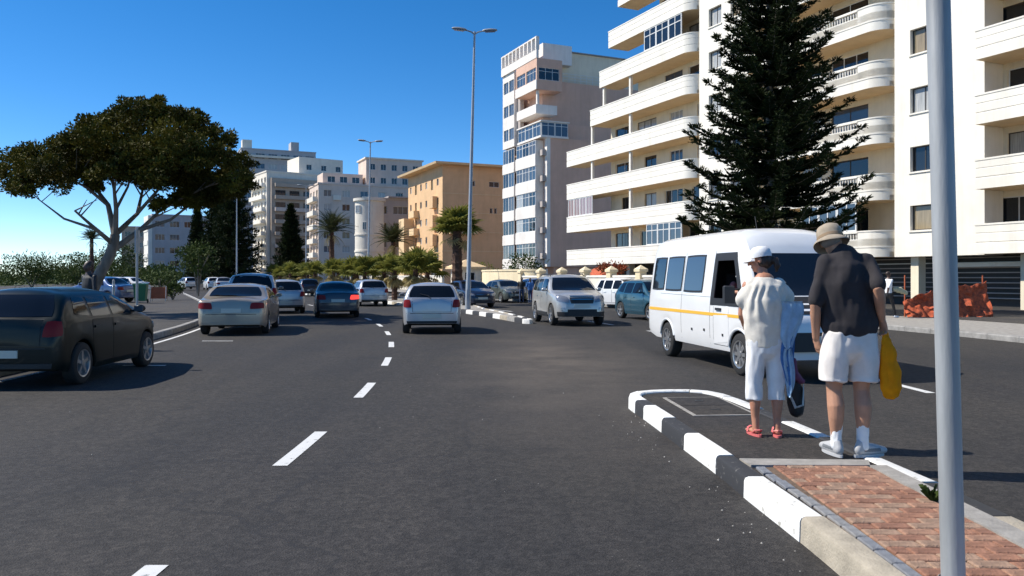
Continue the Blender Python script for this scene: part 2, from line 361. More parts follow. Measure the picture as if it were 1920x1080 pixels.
C_GREYS = pmat('sole_grey', (0.45, 0.45, 0.45), 0.7); SKIN = pmat("skin_tan", (0.46, 0.24, 0.15), 0.55, var=0.16, scale=9, spec=0.4); SKIN2 = pmat("skin_sunburnt", (0.50, 0.23, 0.14), 0.55, var=0.16, scale=9); SKIND = pmat("skin_dark", (0.09, 0.05, 0.035), 0.5)
C_BLACK = pmat("charcoal_cotton", (0.030, 0.026, 0.029), 0.9, var=0.25, scale=12, bump=0.3, bscale=300); C_SHORT = pmat("stone_white_cotton", (0.76, 0.71, 0.66), 0.9, var=0.08, scale=12, bump=0.3, bscale=300)
C_CREAM = pmat("cream_cotton", (0.76, 0.71, 0.62), 0.9, var=0.10, scale=14, bump=0.3, bscale=300); C_WHITE = pmat("white_cotton", (0.80, 0.80, 0.80), 0.9, var=0.06, scale=12, bump=0.3, bscale=300)
C_KHAKI = pmat("khaki_canvas", (0.40, 0.33, 0.245), 0.9, var=0.15, scale=20, bump=0.4, bscale=260); C_BAND = pmat("hat_band", (0.30, 0.21, 0.13), 0.9)
C_SKY = pmat("pale_blue_cloth", (0.36, 0.55, 0.74), 0.85, var=0.2, scale=10); C_BLUE = pmat("mid_blue_cloth", (0.06, 0.20, 0.50), 0.8, var=0.25, scale=10); C_PURP = pmat("plum_cloth", (0.16, 0.045, 0.10), 0.8)
C_PLAST = leaf_mat("yellow_plastic_film", (0.95, 0.43, 0.012), (0.80, 0.33, 0.012), 9, .35); C_HAIR = pmat("dark_hair", (0.035, 0.02, 0.014), 0.5); C_GHAIR = pmat("grey_hair", (0.25, 0.23, 0.21), 0.6)
C_SHOE = pmat("shoe_white_leather", (0.42, 0.42, 0.42), 0.5); C_SHOEG = pmat("shoe_grey_mesh", (0.16, 0.17, 0.18), 0.7); C_PINK = pmat("pink_rubber", (0.66, 0.15, 0.14), 0.5); C_BAG = pmat("black_nylon", (0.012, 0.012, 0.014), 0.6, bump=0.3, bscale=120)
C_DENIM = pmat("denim", (0.05, 0.08, 0.16), 0.9); C_PINKS = pmat("dusty_pink_shirt", (0.45, 0.16, 0.16), 0.9); C_STRAW = pmat("pale_bundle", (0.42, 0.40, 0.26), 0.8)
M_NET = pmat("orange_netting", (0.70, 0.13, 0.04), 0.8, col2=(0.22, 0.05, 0.025), scale=9, bump=0.5, bscale=30); M_GREEN = pmat("green_bin_plastic", (0.01, 0.13, 0.06), 0.4); M_RUST = pmat("orange_board", (0.45, 0.11, 0.04), 0.7, var=0.2, scale=3)
# ---------------------------------------------------------------- ground, road, pavements
def struct(name, mb, m, parent=None, **k):
    o = mb.build(name, m, parent, **k)
    if parent is None: tag(o, kind='structure')
    return o
YS = [-14 + 2 * i for i in range(35)] + [58 + 12 * i for i in range(26)]
def ribbon(o0, o1, z, ys=YS, z1=None):
    mb = MB(); 
    f0 = o0 if callable(o0) else (lambda y: o0); f1 = o1 if callable(o1) else (lambda y: o1)
    vs = []; fs = []
    for y in ys: vs += [(g(y) + f0(y), y, z), (g(y) + f1(y), y, z)]
    for i in range(len(ys) - 1): fs.append((2*i, 2*i+1, 2*i+3, 2*i+2))
    return mb.add(vs, fs)
mb = MB()
mb.quad((-260, -80, -0.03), (2500, -80, -0.03), (2500, 3000, -0.03), (-1800, 3000, -0.03)); 
struct("ground", mb, M_GROUND)
mb = MB(); mb.quad((-4000, -500, -0.6), (400, -500, -0.6), (400, 4500, -0.6), (-4000, 4500, -0.6)); struct("sea", mb, M_SEA)
road = struct("road", ribbon(-7.8, 13.0, 0.0), A_ROAD)
# sea side car park / promenade, lawn beyond it, and the pavement along the buildings
mb = ribbon(-60, -7.98, 0.13); struct("promenade", mb, A_WALK)
mb = ribbon(-110, -34, 0.16, [-14 + 6 * i for i in range(55)]); struct("lawn", mb, M_GRASS)
mb = ribbon(13.18, 17.6, 0.13); pave_r = struct("pavement", mb, M_CONC)
mb = ribbon(17.6, 90, 0.135); struct("forecourt", mb, A_WALK)

def kerb_run(off, w, z0, z1, y0, y1, step=1.0, sgn=1):
    mb = MB(); y = y0
    while y < y1:
        ya, yb = y + 0.006, y + step - 0.006; xa, xb = g(ya) + off, g(yb) + off; dz = random.uniform(-.003, .003)
        lo = [(xa, ya, z0), (xa + sgn*w, ya, z0), (xb + sgn*w, yb, z0), (xb, yb, z0)]
        hi = [(xa + sgn*.018, ya, z1 + dz), (xa + sgn*w, ya, z1 + dz), (xb + sgn*w, yb, z1 + dz), (xb + sgn*.018, yb, z1 + dz)]
        md = [(xa, ya, z1 - .03), (xa + sgn*w, ya, z1 - .03), (xb + sgn*w, yb, z1 - .03), (xb, yb, z1 - .03)]
        fs = [(8, 9, 10, 11)]
        for k in (0, 4):
            for i in range(4): j = (i+1) % 4; fs.append((k+i, k+j, k+4+j, k+4+i))
        mb.add(lo + md + hi, fs); y += step if y < 70 else 4 * step
        if y >= 70: step = 4
    return mb
o = struct("kerb", kerb_run(-7.8, 0.18, -.02, 0.145, 4, 160, 1.0, -1), M_KGREY)
o = struct("kerb", kerb_run(13.0, 0.18, -.02, 0.145, 6, 160, 1.0, 1), M_KGREY)

# painted markings, each a part of the road
def stripe(name, o0, o1, y0, y1, z=0.004, n=4, parent=road):
    mb = MB(); ys = [y0 + (y1 - y0) * i / n for i in range(n + 1)]
    vs, fs = [], []
    for y in ys: vs += [(g(y) + o0, y, z), (g(y) + o1, y, z)]
    for i in range(n): fs.append((2*i, 2*i+1, 2*i+3, 2*i+2))
    mb.add(vs, fs); return mb.build(name, M_LINE, parent)
for k in range(20):
    y0 = 2.85 + 3.72 * k
    stripe("lane_dash", -1.97, -1.845, y0, y0 + 1.45)
stripe("edge_line", -7.5, -7.4, 6, 90, n=60)
for k in range(8):
    y = 8.6 + 5.4 * k
    stripe("bay_mark", -6.5, -5.75, y, y + 0.10, n=1)
for k in range(9):
    y0 = 5.6 + 5.1 * k
    stripe("lane_dash", 5.63, 5.76, y0, y0 + 2.3)

# ---------------------------------------------------------------- near traffic island with painted kerb stones
LE = [(-6, 1.74), (2, 1.715), (4.15, 1.70), (5.64, 1.63), (6.32, 1.60), (7.19, 1.54), (7.95, 1.49), (8.74, 1.43), (9.25, 1.385)]
lef = pchip(LE)
outline = [Vector((lef(y), y)) for y in [-6 + 0.25 * i for i in range(62)]]
nose = [(9.48, 1.375), (9.7, 1.42), (9.88, 1.53), (10.0, 1.72), (10.06, 1.98), (10.05, 2.24), (9.92, 2.45), (9.65, 2.58), (9.2, 2.66), (8.5, 2.74), (7.1, 2.86), (5.5, 2.97), (4.0, 3.02), (1, 3.05), (-6, 3.06)]
outline += [Vector((x, y)) for y, x in nose]
# arc length resample
def resample(P, step):
    out = [P[0].copy()]; acc = 0
    for a, b in zip(P, P[1:]):
        L_ = (b - a).length; t = step - acc
        while t <= L_:
            out.append(a + (b - a) * (t / L_)); t += step
        acc = L_ - (t - step)
    return out
pts = resample(outline, 0.06)
def normal_in(P, i):
    t = (P[min(i+1, len(P)-1)] - P[max(i-1, 0)]).normalized(); return Vector((t.y, -t.x))   # to the right of travel = inside
W_K = 0.155
inner = [p + normal_in(pts, i) * W_K for i, p in enumerate(pts)]
mb = MB(); step_poly = [(p.x, p.y) for p in inner[::3]]
mb.prism(step_poly, 0.0, 0.126)
isle = mb.build("median_island", A_ISLE); tag(isle, kind='structure')
def kerb_stone(i0, i1, m, P, parent, h=0.15, w=W_K):
    mb = MB(); rows = []
    dz = random.uniform(-.004, .004); dn = random.uniform(-.004, .004)
    for i in range(i0, i1 + 1):
        n = normal_in(P, i); p = P[i]
        if i == i0: p = p + (P[i+1] - P[i]).normalized() * .006
        if i == i1: p = p + (P[i-1] - P[i]).normalized() * .006
        rows.append([(p.x + n.x*a, p.y + n.y*a, z) for a, z in ((dn, -.02), (dn + .004, h - .03 + dz), (dn + .012, h - .01 + dz), (.034, h + dz), (w - .015, h + dz), (w, h - .012 + dz), (w, 0.02))])
    vs = [v for r in rows for v in r]; k = 7; fs = []
    for i in range(len(rows) - 1):
        for j in range(k - 1): fs.append((i*k+j, i*k+j+1, (i+1)*k+j+1, (i+1)*k+j))
    fs.append(tuple(range(k))); fs.append(tuple((len(rows)-1)*k + j for j in range(k-1, -1, -1)))
    mb.add(vs, fs); return mb.build("kerb_stone", m, parent, smooth=True, angle=35)
def idx_y(y):                 # index on the left edge nearest to depth y
    return min(range(len(pts) // 2 + 10), key=lambda i: abs(pts[i].y - y) + abs(pts[i].x - 1.6) * .2)
bounds = [(-5.4, -4.4), (-4.4, -3.4), (-3.4, -2.4), (-2.4, -1.4), (-1.4, -.4), (-.4, .6), (.6, 1.6), (1.6, 2.65), (2.65, 3.68), (3.68, 4.67)]
for a, b in bounds: kerb_stone(idx_y(a), idx_y(b), M_KCONC, pts, isle)
seq = [(4.67, 5.64, M_KWHITE), (5.64, 6.32, M_KBLACK), (6.32, 7.19, M_KWHITE), (7.19, 7.95, M_KBLACK), (7.95, 8.74, M_KWHITE), (8.74, 9.12, M_KBLACK)]
for a, b, m in seq: kerb_stone(idx_y(a), idx_y(b), m, pts, isle)
i = idx_y(9.12); k = 0
while i + 6 < len(pts):
    L_ = 13; j = min(i + L_, len(pts) - 1)
    mid = pts[(i+j)//2]
    m = M_KWHITE if (k < 3 or k % 2 == 1) else M_KBLACK
    if mid.y < 4.6: m = M_KCONC
    kerb_stone(i, j, m, pts, isle, .15 if mid.y > 8.8 else .134); i = j; k += 1
# bricks, cobble edging and concrete strip on top
cache = {}
def piece(name, x0, x1, y0, y1, h, mats, key):
    if key not in cache:
        ms = []
        for m in mats:
            for v in range(2):
                mb = MB(); a, b = (x1 - x0) / 2, (y1 - y0) / 2
                mb.bevbox(-a, a, -b, b, -.02, h, .006)
                ms.append(mb.mesh(name, m))
        cache[key] = ms
    o = link(name, random.choice(cache[key]), isle, ((x0 + x1) / 2, (y0 + y1) / 2, 0.126 + random.uniform(-.003, .003)),
             rot=(random.gauss(0, .008), random.gauss(0, .008), random.gauss(0, .012)))
    return o
mb = MB(); mb.quad((1.86, 1.5, 0.129), (2.68, 1.5, 0.129), (2.68, 6.0, 0.129), (1.86, 6.0, 0.129)); mb.build("joint_sand", M_SAND, isle)
y = 2.35; r = 0
while y < 5.93:
    xo = 1.955 if r % 2 == 0 else 1.853 + 0.102
    if r % 2 == 0: cells = [(1.955, 2.155), (2.16, 2.36), (2.365, 2.565), (2.57, 2.665)]
    else: cells = [(1.955, 2.052), (2.057, 2.257), (2.262, 2.462), (2.467, 2.665)]
    for a, b in cells: piece("brick", a, b - .003, y, y + .097, .016, M_BRICK, ("b", round(b - a, 2)))
    y += .102; r += 1
y = 2.35
while y < 5.95:
    piece("cobble", lef(y) + .165, lef(y) + .165 + min(.105, 1.945 - lef(y) - .165) , y, y + .19, .018, M_COBBLE, ("c",)); y += .2
def strip(poly, h, m, name="concrete_strip"):
    mb = MB(); mb.prism(poly, 0.11, h); return mb.build(name, m, isle)
strip([(1.79, 5.99), (2.68, 5.985), (2.745, 6.16), (1.765, 6.21)], .146, M_CONC)
strip([(2.675, 2.3), (2.87, 2.3), (2.80, 5.98), (2.675, 5.98)], .147, M_CONC)

# drain cover on the island
dc = thing("drain_cover", "flat grey rectangular drain cover set in the dark island beside the woman's feet", "drain cover", (2.16, 8.85, .126), R(4))
MB().box(-.34, .34, -.62, .62, -.01, .006).build("cover_frame", M_CONC, dc)
MB().box(-.30, .30, -.58, -.01, .0, .010).build("cover_plate", A_ISLE, dc); MB().box(-.30, .30, .01, .58, .0, .010).build("cover_plate", A_ISLE, dc)
for yy in (-.3, .3): MB().box(-.05, .05, yy - .02, yy + .02, .005, .014).build("lifting_slot", M_BLK, dc)

# ---------------------------------------------------------------- far median under the palms
def mright(y):
    if y < 36: return 3.3 + (y - 26.7) * 0.12
    return min(7.0, 4.42 + (y - 36) * 0.26)
my = [26.9, 27.2, 28] + [29 + i for i in range(30)] + [60 + 5 * i for i in range(14)]
mb = MB(); poly = [(g(y) + 3.05 + .1, y) for y in my] + [(g(y) + mright(y) - .1, y) for y in reversed(my)]
mb.prism(poly, 0, .13); med = mb.build("median_island", M_CONC); tag(med, kind='structure')
P2 = [Vector((g(y) + 2.95, y)) for y in reversed([26.9 + .5 * i for i in range(100)])]
P2 += [Vector((g(26.7) + 2.98, 26.72)), Vector((g(26.6) + 3.14, 26.6)), Vector((g(26.7) + 3.3, 26.75))]
P2 += [Vector((g(y) + mright(y), y)) for y in [27.1 + .5 * i for i in range(100)]]
P2.reverse()
p2 = resample(P2, .12); i = 0; k = 0
P2c = p2
while i + 4 < len(P2c):
    j = min(i + 8, len(P2c) - 1)
    kerb_stone(i, j, random.choice([M_KWHITE, M_KWHITE, M_KGREY]) if k % 2 else random.choice([M_KBLACK, M_KCONC]), P2c, med, .16, .15); i = j; k += 1

# loose stones swept to the kerb, and a weed in a joint
mb = MB()
rs = random.Random(3)
for _ in range(80):
    y = rs.uniform(2.6, 9); x = lef(y) - abs(rs.gauss(0, .22)) - .02
    if rs.random() < .35: x, y = rs.uniform(-6, 1.4), rs.uniform(3.2, 14)
    s_ = rs.uniform(.003, .011)
    mb.add([(x - s_, y, .001), (x, y - s_ * 1.2, .001), (x + s_, y, .001), (x, y + s_, .001), (x + s_*.2, y, s_ * .9)], [(0,1,4), (1,2,4), (2,3,4), (3,0,4)])
tag(mb.build("gravel", M_CONC), kind='stuff')
wd = MB(); c0 = Vector((0, 0, -.01)); wd.ellipsoid(c0, (.018, .024, .012), 10, 6)
for _ in range(60):
    a = rs.uniform(0, 2*PI); l = rs.uniform(.04, .12); dx, dy = math.cos(a) * l * .8, math.sin(a) * l * .8; o = rs.randrange(len(wd.v) - 1) if False else 20 + rs.randrange(10)
    p = Vector(wd.v[o]); k = len(wd.v); wd.v += [(p.x - dy*.12, p.y + dx*.12, p.z + .006), (p.x + dx*.6, p.y + dy*.6, l*.8), (p.x + dx, p.y + dy, l*.7)]; wd.f += [(o, k, k+1), (o, k+1, k+2)]
w = wd.build("weed", L_BUSH, loc=(2.66, 5.05, .14)); tag(w, "small green weed growing out of the brick paving by the grey pole", "weed")
# ---------------------------------------------------------------- building helpers
Z = Vector((0, 0, 1))
def facade(mb, O, U, N, Wd, H, holes=(), depth=.14):
    O, U, N = Vector(O), Vector(U), Vector(N)
    us = sorted({0.0, Wd} | {h[0] for h in holes} | {h[1] for h in holes}); zs = sorted({0.0, H} | {h[2] for h in holes} | {h[3] for h in holes})
    for i in range(len(us) - 1):
        for j in range(len(zs) - 1):
            cu, cz = (us[i] + us[i+1]) / 2, (zs[j] + zs[j+1]) / 2
            if any(h[0] < cu < h[1] and h[2] < cz < h[3] for h in holes): continue
            P = lambda u, z: O + U * u + Z * z
            mb.quad(P(us[i], zs[j]), P(us[i+1], zs[j]), P(us[i+1], zs[j+1]), P(us[i], zs[j+1]))
    for a, b, c, d in holes:
        P = lambda u, z, k: O + U * u + Z * z - N * k
        for (p, q) in (((a, c), (b, c)), ((b, c), (b, d)), ((b, d), (a, d)), ((a, d), (a, c))):
            mb.quad(P(*p, 0), P(*q, 0), P(*q, depth), P(*p, depth))
    return mb
_wc = {}
def window(parent, O, U, N, hole, depth=.14, nv=1, nh=0, fm=None, pm=None, split=.3, name="window", sill=None, fw=.05):
    a, b, c, d = hole; w, h = b - a, d - c; fm = fm or M_FRAME; pm = pm or G_DARK
    key = (round(w, 2), round(h, 2), nv, nh, fm.name, pm.name, split, sill.name if sill else None, fw)
    if key not in _wc:
        m = MB(); t = .03
        m.box(-w/2, w/2, -t, t, 0, fw).box(-w/2, w/2, -t, t, h - fw, h).box(-w/2, -w/2 + fw, -t, t, fw, h - fw).box(w/2 - fw, w/2, -t, t, fw, h - fw)
        for i in range(nv): x = -w/2 + w * (i+1) / (nv+1); m.box(x - fw*.45, x + fw*.45, -t*.9, t*.9, fw, h - fw)
        for i in range(nh): z = h * (1 - split * (i+1)); m.box(-w/2 + fw, w/2 - fw, -t*.8, t*.8, z - fw*.4, z + fw*.4)
        p = MB(); p.box(-w/2 + fw*.5, w/2 - fw*.5, -.004, .006, fw*.5, h - fw*.5)
        sl = None
        if sill: sl = MB().box(-w/2 - .06, w/2 + .06, -depth - .06, -depth + .10, -.09, -.012).mesh("sill", sill)
        _wc[key] = (m.mesh("window_frame", fm), p.mesh("pane", pm), sl)
    fme, pme, sme = _wc[key]; O, U, N = Vector(O), Vector(U), Vector(N)
    pos = O + U * (a + b) / 2 + Z * c - N * depth
    f = link(name, fme, parent, pos, math.atan2(U.y, U.x))
    link("pane", pme, f)
    if sme: link("sill", sme, f)
    return f
SIDE = {'W': ((-1,0,0), (0,-1,0)), 'S': ((0,-1,0), (1,0,0)), 'E': ((1,0,0), (0,1,0)), 'N': ((0,1,0), (-1,0,0))}
def side_frame(s, x0, x1, y0, y1, z0):
    N, U = SIDE[s]
    O = {'W': (x0, y1, z0), 'S': (x0, y0, z0), 'E': (x1, y0, z0), 'N': (x1, y1, z0)}[s]
    return O, U, N, (y1 - y0 if s in 'WE' else x1 - x0)
def block(root, name, m, x0, x1, y0, y1, z0, z1, wins=None, depth=.14, roof=True, **wk):
    """a walled volume; wins = {side: [(u0,u1,z0,z1, options)]}; returns the wall object"""
    mb = MB(); wins = wins or {}
    for s in 'WSEN':
        O, U, N, L_ = side_frame(s, x0, x1, y0, y1, z0)
        facade(mb, O, U, N, L_, z1 - z0, [h[:4] for h in wins.get(s, ())], depth)
    if roof: mb.quad((x0, y0, z1), (x1, y0, z1), (x1, y1, z1), (x0, y1, z1)); mb.quad((x0, y0, z0), (x0, y1, z0), (x1, y1, z0), (x1, y0, z0))
    o = mb.build(name, m, root)
    for s, hs_ in wins.items():
        O, U, N, L_ = side_frame(s, x0, x1, y0, y1, z0)
        for h in hs_:
            k = dict(wk); k.update(h[4] if len(h) > 4 else {})
            window(root, O, U, N, h[:4], depth, **k)
    return o
def loft_plan(mb, plan, prof, closed=False):
    """sweep profile (inward offset, z) along a plan polyline whose inside is on its left"""
    n = len(plan); P = [Vector(p) for p in plan]; vs = []; k = len(prof)
    for i in range(n):
        def d(a, b): return (P[b] - P[a]).normalized()
        if closed: t1, t2 = d((i-1) % n, i), d(i, (i+1) % n)
        else: t1 = d(i-1, i) if i else d(0, 1); t2 = d(i, i+1) if i < n-1 else d(n-2, n-1)
        n1, n2 = Vector((-t1.y, t1.x)), Vector((-t2.y, t2.x)); m_ = (n1 + n2); m_ = m_ / max(.3, m_.dot(n1)) if m_.length > .01 else n1
        for off, z in prof: q = P[i] + m_ * off; vs.append((q.x, q.y, z))
    fs = []
    for i in range(n if closed else n - 1):
        for j in range(k - 1): a, b = i*k, ((i+1) % n)*k; fs.append((a+j, a+j+1, b+j+1, b+j))
    if not closed: fs.append(tuple(range(k))); fs.append(tuple((n-1)*k + j for j in range(k-1, -1, -1)))
    return mb.add(vs, fs)
AB = math.atan(.455)          # buildings stand parallel to the bent road
def rnd_glass(r, opts): return r.choice(opts)

# ---------------------------------------------------------------- white apartment block with long curved balconies
rb = random.Random(11)
wb = thing("apartment_block", "big white apartment block with long rounded white balconies behind the tall pine", "apartment building", (22.75, 31, 0), AB)
FH, F0, NF = 2.88, 2.85, 10
WX = 1.9                                                # wall plane behind the balconies
ends = [43.3, 43.3, 43.3, 43.3, 39.2, 37.7, 36.3, 34.9, 33.4, 32.0]
def plan_band(y0, y1, r=1.0, near_round=True, far_round=False):
    P = []
    P.append((WX, y1)) ; P.append((0, y1))
    P.append((0, y0 + r)) 
    for i in range(1, 8):
        a = PI/2 * i / 7; P.append((r - r*math.cos(a), y0 + r - r*math.sin(a)))
    P.append((WX, y0))
    return P
def parapet_profile(z, top=1.08, low=-.26):
    t = .13
    return [(0, z + low), (0, z + .20), (.022, z + .215), (.022, z + .255), (0, z + .27), (0, z + .62), (.018, z + .635), (.018, z + .66), (0, z + .675), (0, z + top - .10),
            (-.025, z + top - .08), (-.025, z + top), (t, z + top), (t, z)]
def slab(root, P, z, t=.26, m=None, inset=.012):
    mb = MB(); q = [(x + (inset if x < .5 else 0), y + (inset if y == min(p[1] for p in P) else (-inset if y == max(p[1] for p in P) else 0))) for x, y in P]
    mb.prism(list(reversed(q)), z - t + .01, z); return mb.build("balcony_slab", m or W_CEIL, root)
def glazed(root, y0, y1, z, h, n, nh=1, pm=None, x=.06, split=.32):
    """a glazed-in stretch of balcony: one window per bay"""
    for i in range(n):
        L_ = (y1 - y0) / n
        window(root, (x, y1, z), (0, -1, 0), (-1, 0, 0), (i * L_ + .01, (i+1) * L_ - .01, 0, h), 0, 1, nh, M_FRAME, pm or G_DARK, split, fw=.07)
for k in range(NF):
    z = F0 + FH * k; ye = ends[k]; yw = ye - 4.3
    # walls of this storey with the balcony doors
    hs_ = []
    y = -7.2
    while y < yw - 2.6:
        if not (5.0 < y < 10.1 or 17.6 < y < 25.6):
            w = rb.choice([1.6, 2.2, 2.6]); hs_.append((yw - y - w, yw - y, .25, 2.35, dict(pm=rb.choice([G_DARK, G_DARK, G_BLUE, G_CURT]), nv=rb.choice([1, 2]), fm=rb.choice([M_DFRAME, M_FRAME]))))
        y += 3.3
    block(wb, "wall", W_CREAM, WX, 15, -9, yw, z, z + FH - .004, {'W': hs_}, .12, roof=False)
    # left wing balcony
    P = plan_band(25.6, ye)
    MBp = MB(); loft_plan(MBp, P, parapet_profile(z)); MBp.build("balcony_parapet", W_WHITE, wb, smooth=True, angle=50)
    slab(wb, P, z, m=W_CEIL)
    for yy, on in ((33.4, k in (0, 1, 2, 3, 4)), (39.2, k in (2, 3)), (37.3, k in (4,))):
        if on and yy < ye - .3: MB().box(.14, .34, yy - .11, yy + .11, z, z + FH - .26).build("balcony_post", W_WHITE, wb)
    # right wing balcony with its balustrade
    P = plan_band(10.0, 20.2)
    mbp = MB(); loft_plan(mbp, P, parapet_profile(z, .30)); mbp.build("balcony_parapet", W_WHITE, wb, smooth=True, angle=50)
    Pc = plan_band(10.0, 11.6); Pc = Pc[1:]
    mbp = MB(); loft_plan(mbp, Pc, [(0, z + .302), (0, z + 1.02), (-.03, z + 1.03), (-.03, z + 1.1), (.14, z + 1.1), (.14, z + .302)]); mbp.build("balcony_end", W_WHITE, wb, smooth=True, angle=50)
    mbp = MB().box(-.03, .15, 11.603, 20.2, z + .98, z + 1.1); mbp.build("balcony_rail", W_WHITE, wb)
    mbp = MB()
    for i in range(48):
        yy = 11.72 + i * .178
        mbp.lathe([(.035, z + .30), (.035, z + .36), (.055, z + .46), (.03, z + .66), (.045, z + .9), (.045, z + .985)], 6, 'Z', Matrix.Translation((.06, yy, 0)))
    tag(mbp.build("baluster_row", W_WHITE, wb, smooth=True), kind='stuff')
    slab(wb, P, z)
    # the next wing, beyond the pole
    P = plan_band(-9, 5.1); mbp = MB(); loft_plan(mbp, P, parapet_profile(z)); mbp.build("balcony_parapet", W_WHITE, wb, smooth=True, angle=50); slab(wb, P, z)
    # glazed balconies
    if k == 1: glazed(wb, 38.9, 43.1, z + 1.08, 1.54, 4, 0, G_PINK)
    if k == 0: glazed(wb, 26.7, 31.0, z + 1.08, 1.54, 3, 1, G_BLUE)
    if k == 5: glazed(wb, 26.7, 31.3, z + 1.08, 1.54, 3, 1, G_DARK)
    if k == 7: glazed(wb, 11.7, 17, z + 1.1, 1.52, 3, 0, G_CURT)
    if k == 0: glazed(wb, 11.7, 15.6, z + 1.1, 1.52, 3, 0, G_BLUE)
    if k == 5: MB().box(.07, .12, 11.3, 13.5, z + 1.1, z + 2.62).build("balcony_screen", W_CREAM, wb)
# piers between the wings
def pier(y0, y1, x0, wy, ww, zlow):
    wins = []
    for k in range(NF):
        z = F0 + FH * k - zlow
        for (a, b) in wy: wins.append((y1 - b, y1 - a, z + 1.0, z + 2.22, dict(pm=rb.choice([G_DARK, G_CURT, G_GREY, G_TAN, G_CURT]), nv=rb.choice([0, 1]), fm=M_DFRAME, sill=W_WHITE)))
    block(wb, "pier", W_WHITE, x0, 1.897, y0, y1, zlow, F0 + FH * NF + .8, {'W': wins}, .22)
pier(5.1, 9.85, .62, [(7.55, 8.95)], 0, F0 - .28)
pier(20.3, 25.5, .62, [(21.3, 22.3), (23.2, 24.5)], 0, F0 - .28)
for yy in (25.56, 9.93, 20.24): MB().tube([(1.72, yy, F0 - .2), (1.72, yy, F0 + FH * NF)], .06, 8).build("drainpipe", W_GREY, wb, smooth=True)
for k, yy in ((1, 14.2), (4, 12.9), (4, 13.8), (6, 15.0)):              # pot plants on the right hand balconies
    p_ = Vector((.75, yy, F0 + FH * k)); q_ = MB().lathe([(.001, .0), (.14, .0), (.19, .34), (.001, .34)], 12, 'Z', Matrix.Translation(p_)).build("plant_pot", M_RUST, wb); lm = MB(); rq = random.Random(int(yy*10))
    for _ in range(90):
        d_ = Vector((rq.gauss(0, 1), rq.gauss(0, 1), rq.gauss(.6, 1))).normalized(); c_ = p_ + Vector((0, 0, .75)) + d_*rq.uniform(.1, .5); s2 = d_.orthogonal().normalized()*.05
        lm.add([c_ - s2, c_ + s2, c_ + d_*.2], [(0, 1, 2)])
    lm.build("pot_plant", L_BUSH, q_)
MB().box(1.9, 15.2, -9.2, 30, F0 + FH * NF, F0 + FH * NF + .7).build("roof_parapet", W_WHITE, wb)
# dark, recessed ground storey with louvres and columns
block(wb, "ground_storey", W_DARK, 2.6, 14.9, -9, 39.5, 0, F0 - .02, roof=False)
for yy in (-6, -1, 3.5, 9.0, 14.5, 20.5, 25.3, 30, 35, 39): MB().box(1.0, 1.5, yy - .22, yy + .22, .1, F0 - .262).build("column", W_CREAM, wb)
for i in range(9): MB().box(2.35, 2.52, 4.6, 13.6, .55 + i * .24, .60 + i * .24).build("louvre", M_FRAME if i in (7,) else W_GREY, wb)
MB().box(2.0, 2.56, 4.2, 8.4, 2.05, 2.25).build("garage_lintel", W_WHITE, wb)

# ---------------------------------------------------------------- mauve tower
tw = thing("apartment_tower", "tall mauve apartment tower with a white balcony front and finned roof parapet", "apartment building", (3.5, 90, 0), AB)
TF, T0, TN = 2.92, 2.75, 5
H1 = T0 + TF * TN; DX = 17
block(tw, "wall", W_MAUVE, .5, DX, 0, 10.6, T0, H1, {'S': []})
MB().box(.46, .9, -.05, .5, T0, H1 + .02).build("corner_pier", W_TWHITE, tw)
MB().box(.1, .6, 6.3, 7.1, T0, H1 + TF * 2).build("corner_pier", W_GREY, tw)
rt = random.Random(4)
for k in range(TN):
    z = T0 + TF * k
    # near bay: projecting white spandrel and a strip of glazing above it
    MB().box(-.55, .497, .9, 6.25, z - .22, z + 1.12).build("balcony_parapet", W_TWHITE, tw)
    for i in range(3):
        L_ = 5.2 / 3
        window(tw, (-.45, 6.15, z + 1.12), (0, -1, 0), (-1, 0, 0), (i*L_ + .02, (i+1)*L_ - .02, 0, TF - 1.36), 0, 1, 1, M_FRAME, rt.choice([G_DARK, G_BLUE, G_GREY, G_CURT]), .3, fw=.06)
    MB().box(-.42, .496, .95, 1.02, z + 1.123, z + TF - .23).build("bay_cheek", W_TWHITE, tw)
    # far bay
    MB().box(-.35, .499, 7.15, 10.55, z - .2, z + 1.0).build("balcony_parapet", W_TWHITE, tw)
    for i in range(2):
        window(tw, (-.25, 10.5, z + 1.0), (0, -1, 0), (-1, 0, 0), (i*1.65 + .02, (i+1)*1.65 - .02, 0, TF - 1.21), 0, 1, 0, M_FRAME, rt.choice([G_DARK, G_BLUE, G_GREY]), fw=.06)
    # small ledges and pipes at the corner
    MB().box(-.05, .45, .1, .8, z + .9, z + 1.55).build("cooler_box", W_GREY, tw)
# upper, stepped storeys
z = H1
U0 = 1.4
block(tw, "wall", W_MAUVE, 1.2, DX, U0 + 1.2, 10.6, H1 + .003, H1 + TF * 2.45, {'S': [(5.5 + i * 1.05, 6.35 + i * 1.05, TF * .25 + .1, TF * .25 + 1.2, dict(nv=0, pm=G_DARK)) for i in range(4)]})
# corner glazed terrace of the stepped storey
MB().box(-.35, 3.2, -.15, 6.2, H1 - .05, H1 + .15).build("terrace_slab", W_TWHITE, tw)
for i in range(3): window(tw, (-.25, 6.1, H1 + .15), (0, -1, 0), (-1, 0, 0), (i*2.0 + .02, i*2.0 + 1.98, 0, 1.55), 0, 1, 1, M_FRAME, G_BLUE, .25, fw=.06)
for i in range(2): window(tw, (-.25, -.05, H1 + .15), (1, 0, 0), (0, -1, 0), (i*1.7 + .02, i*1.7 + 1.68, 0, 1.55), 0, 1, 1, M_FRAME, G_BLUE, .25, fw=.06)
MB().box(-.4, 3.3, -.2, 6.25, H1 + 1.72, H1 + 1.86).build("terrace_roof", W_TWHITE, tw)
MB().box(3.4, 12, U0 - .2, U0 + 1.15, H1 + .2, H1 + 1.9).build("terrace_wall", W_MAUVE, tw)
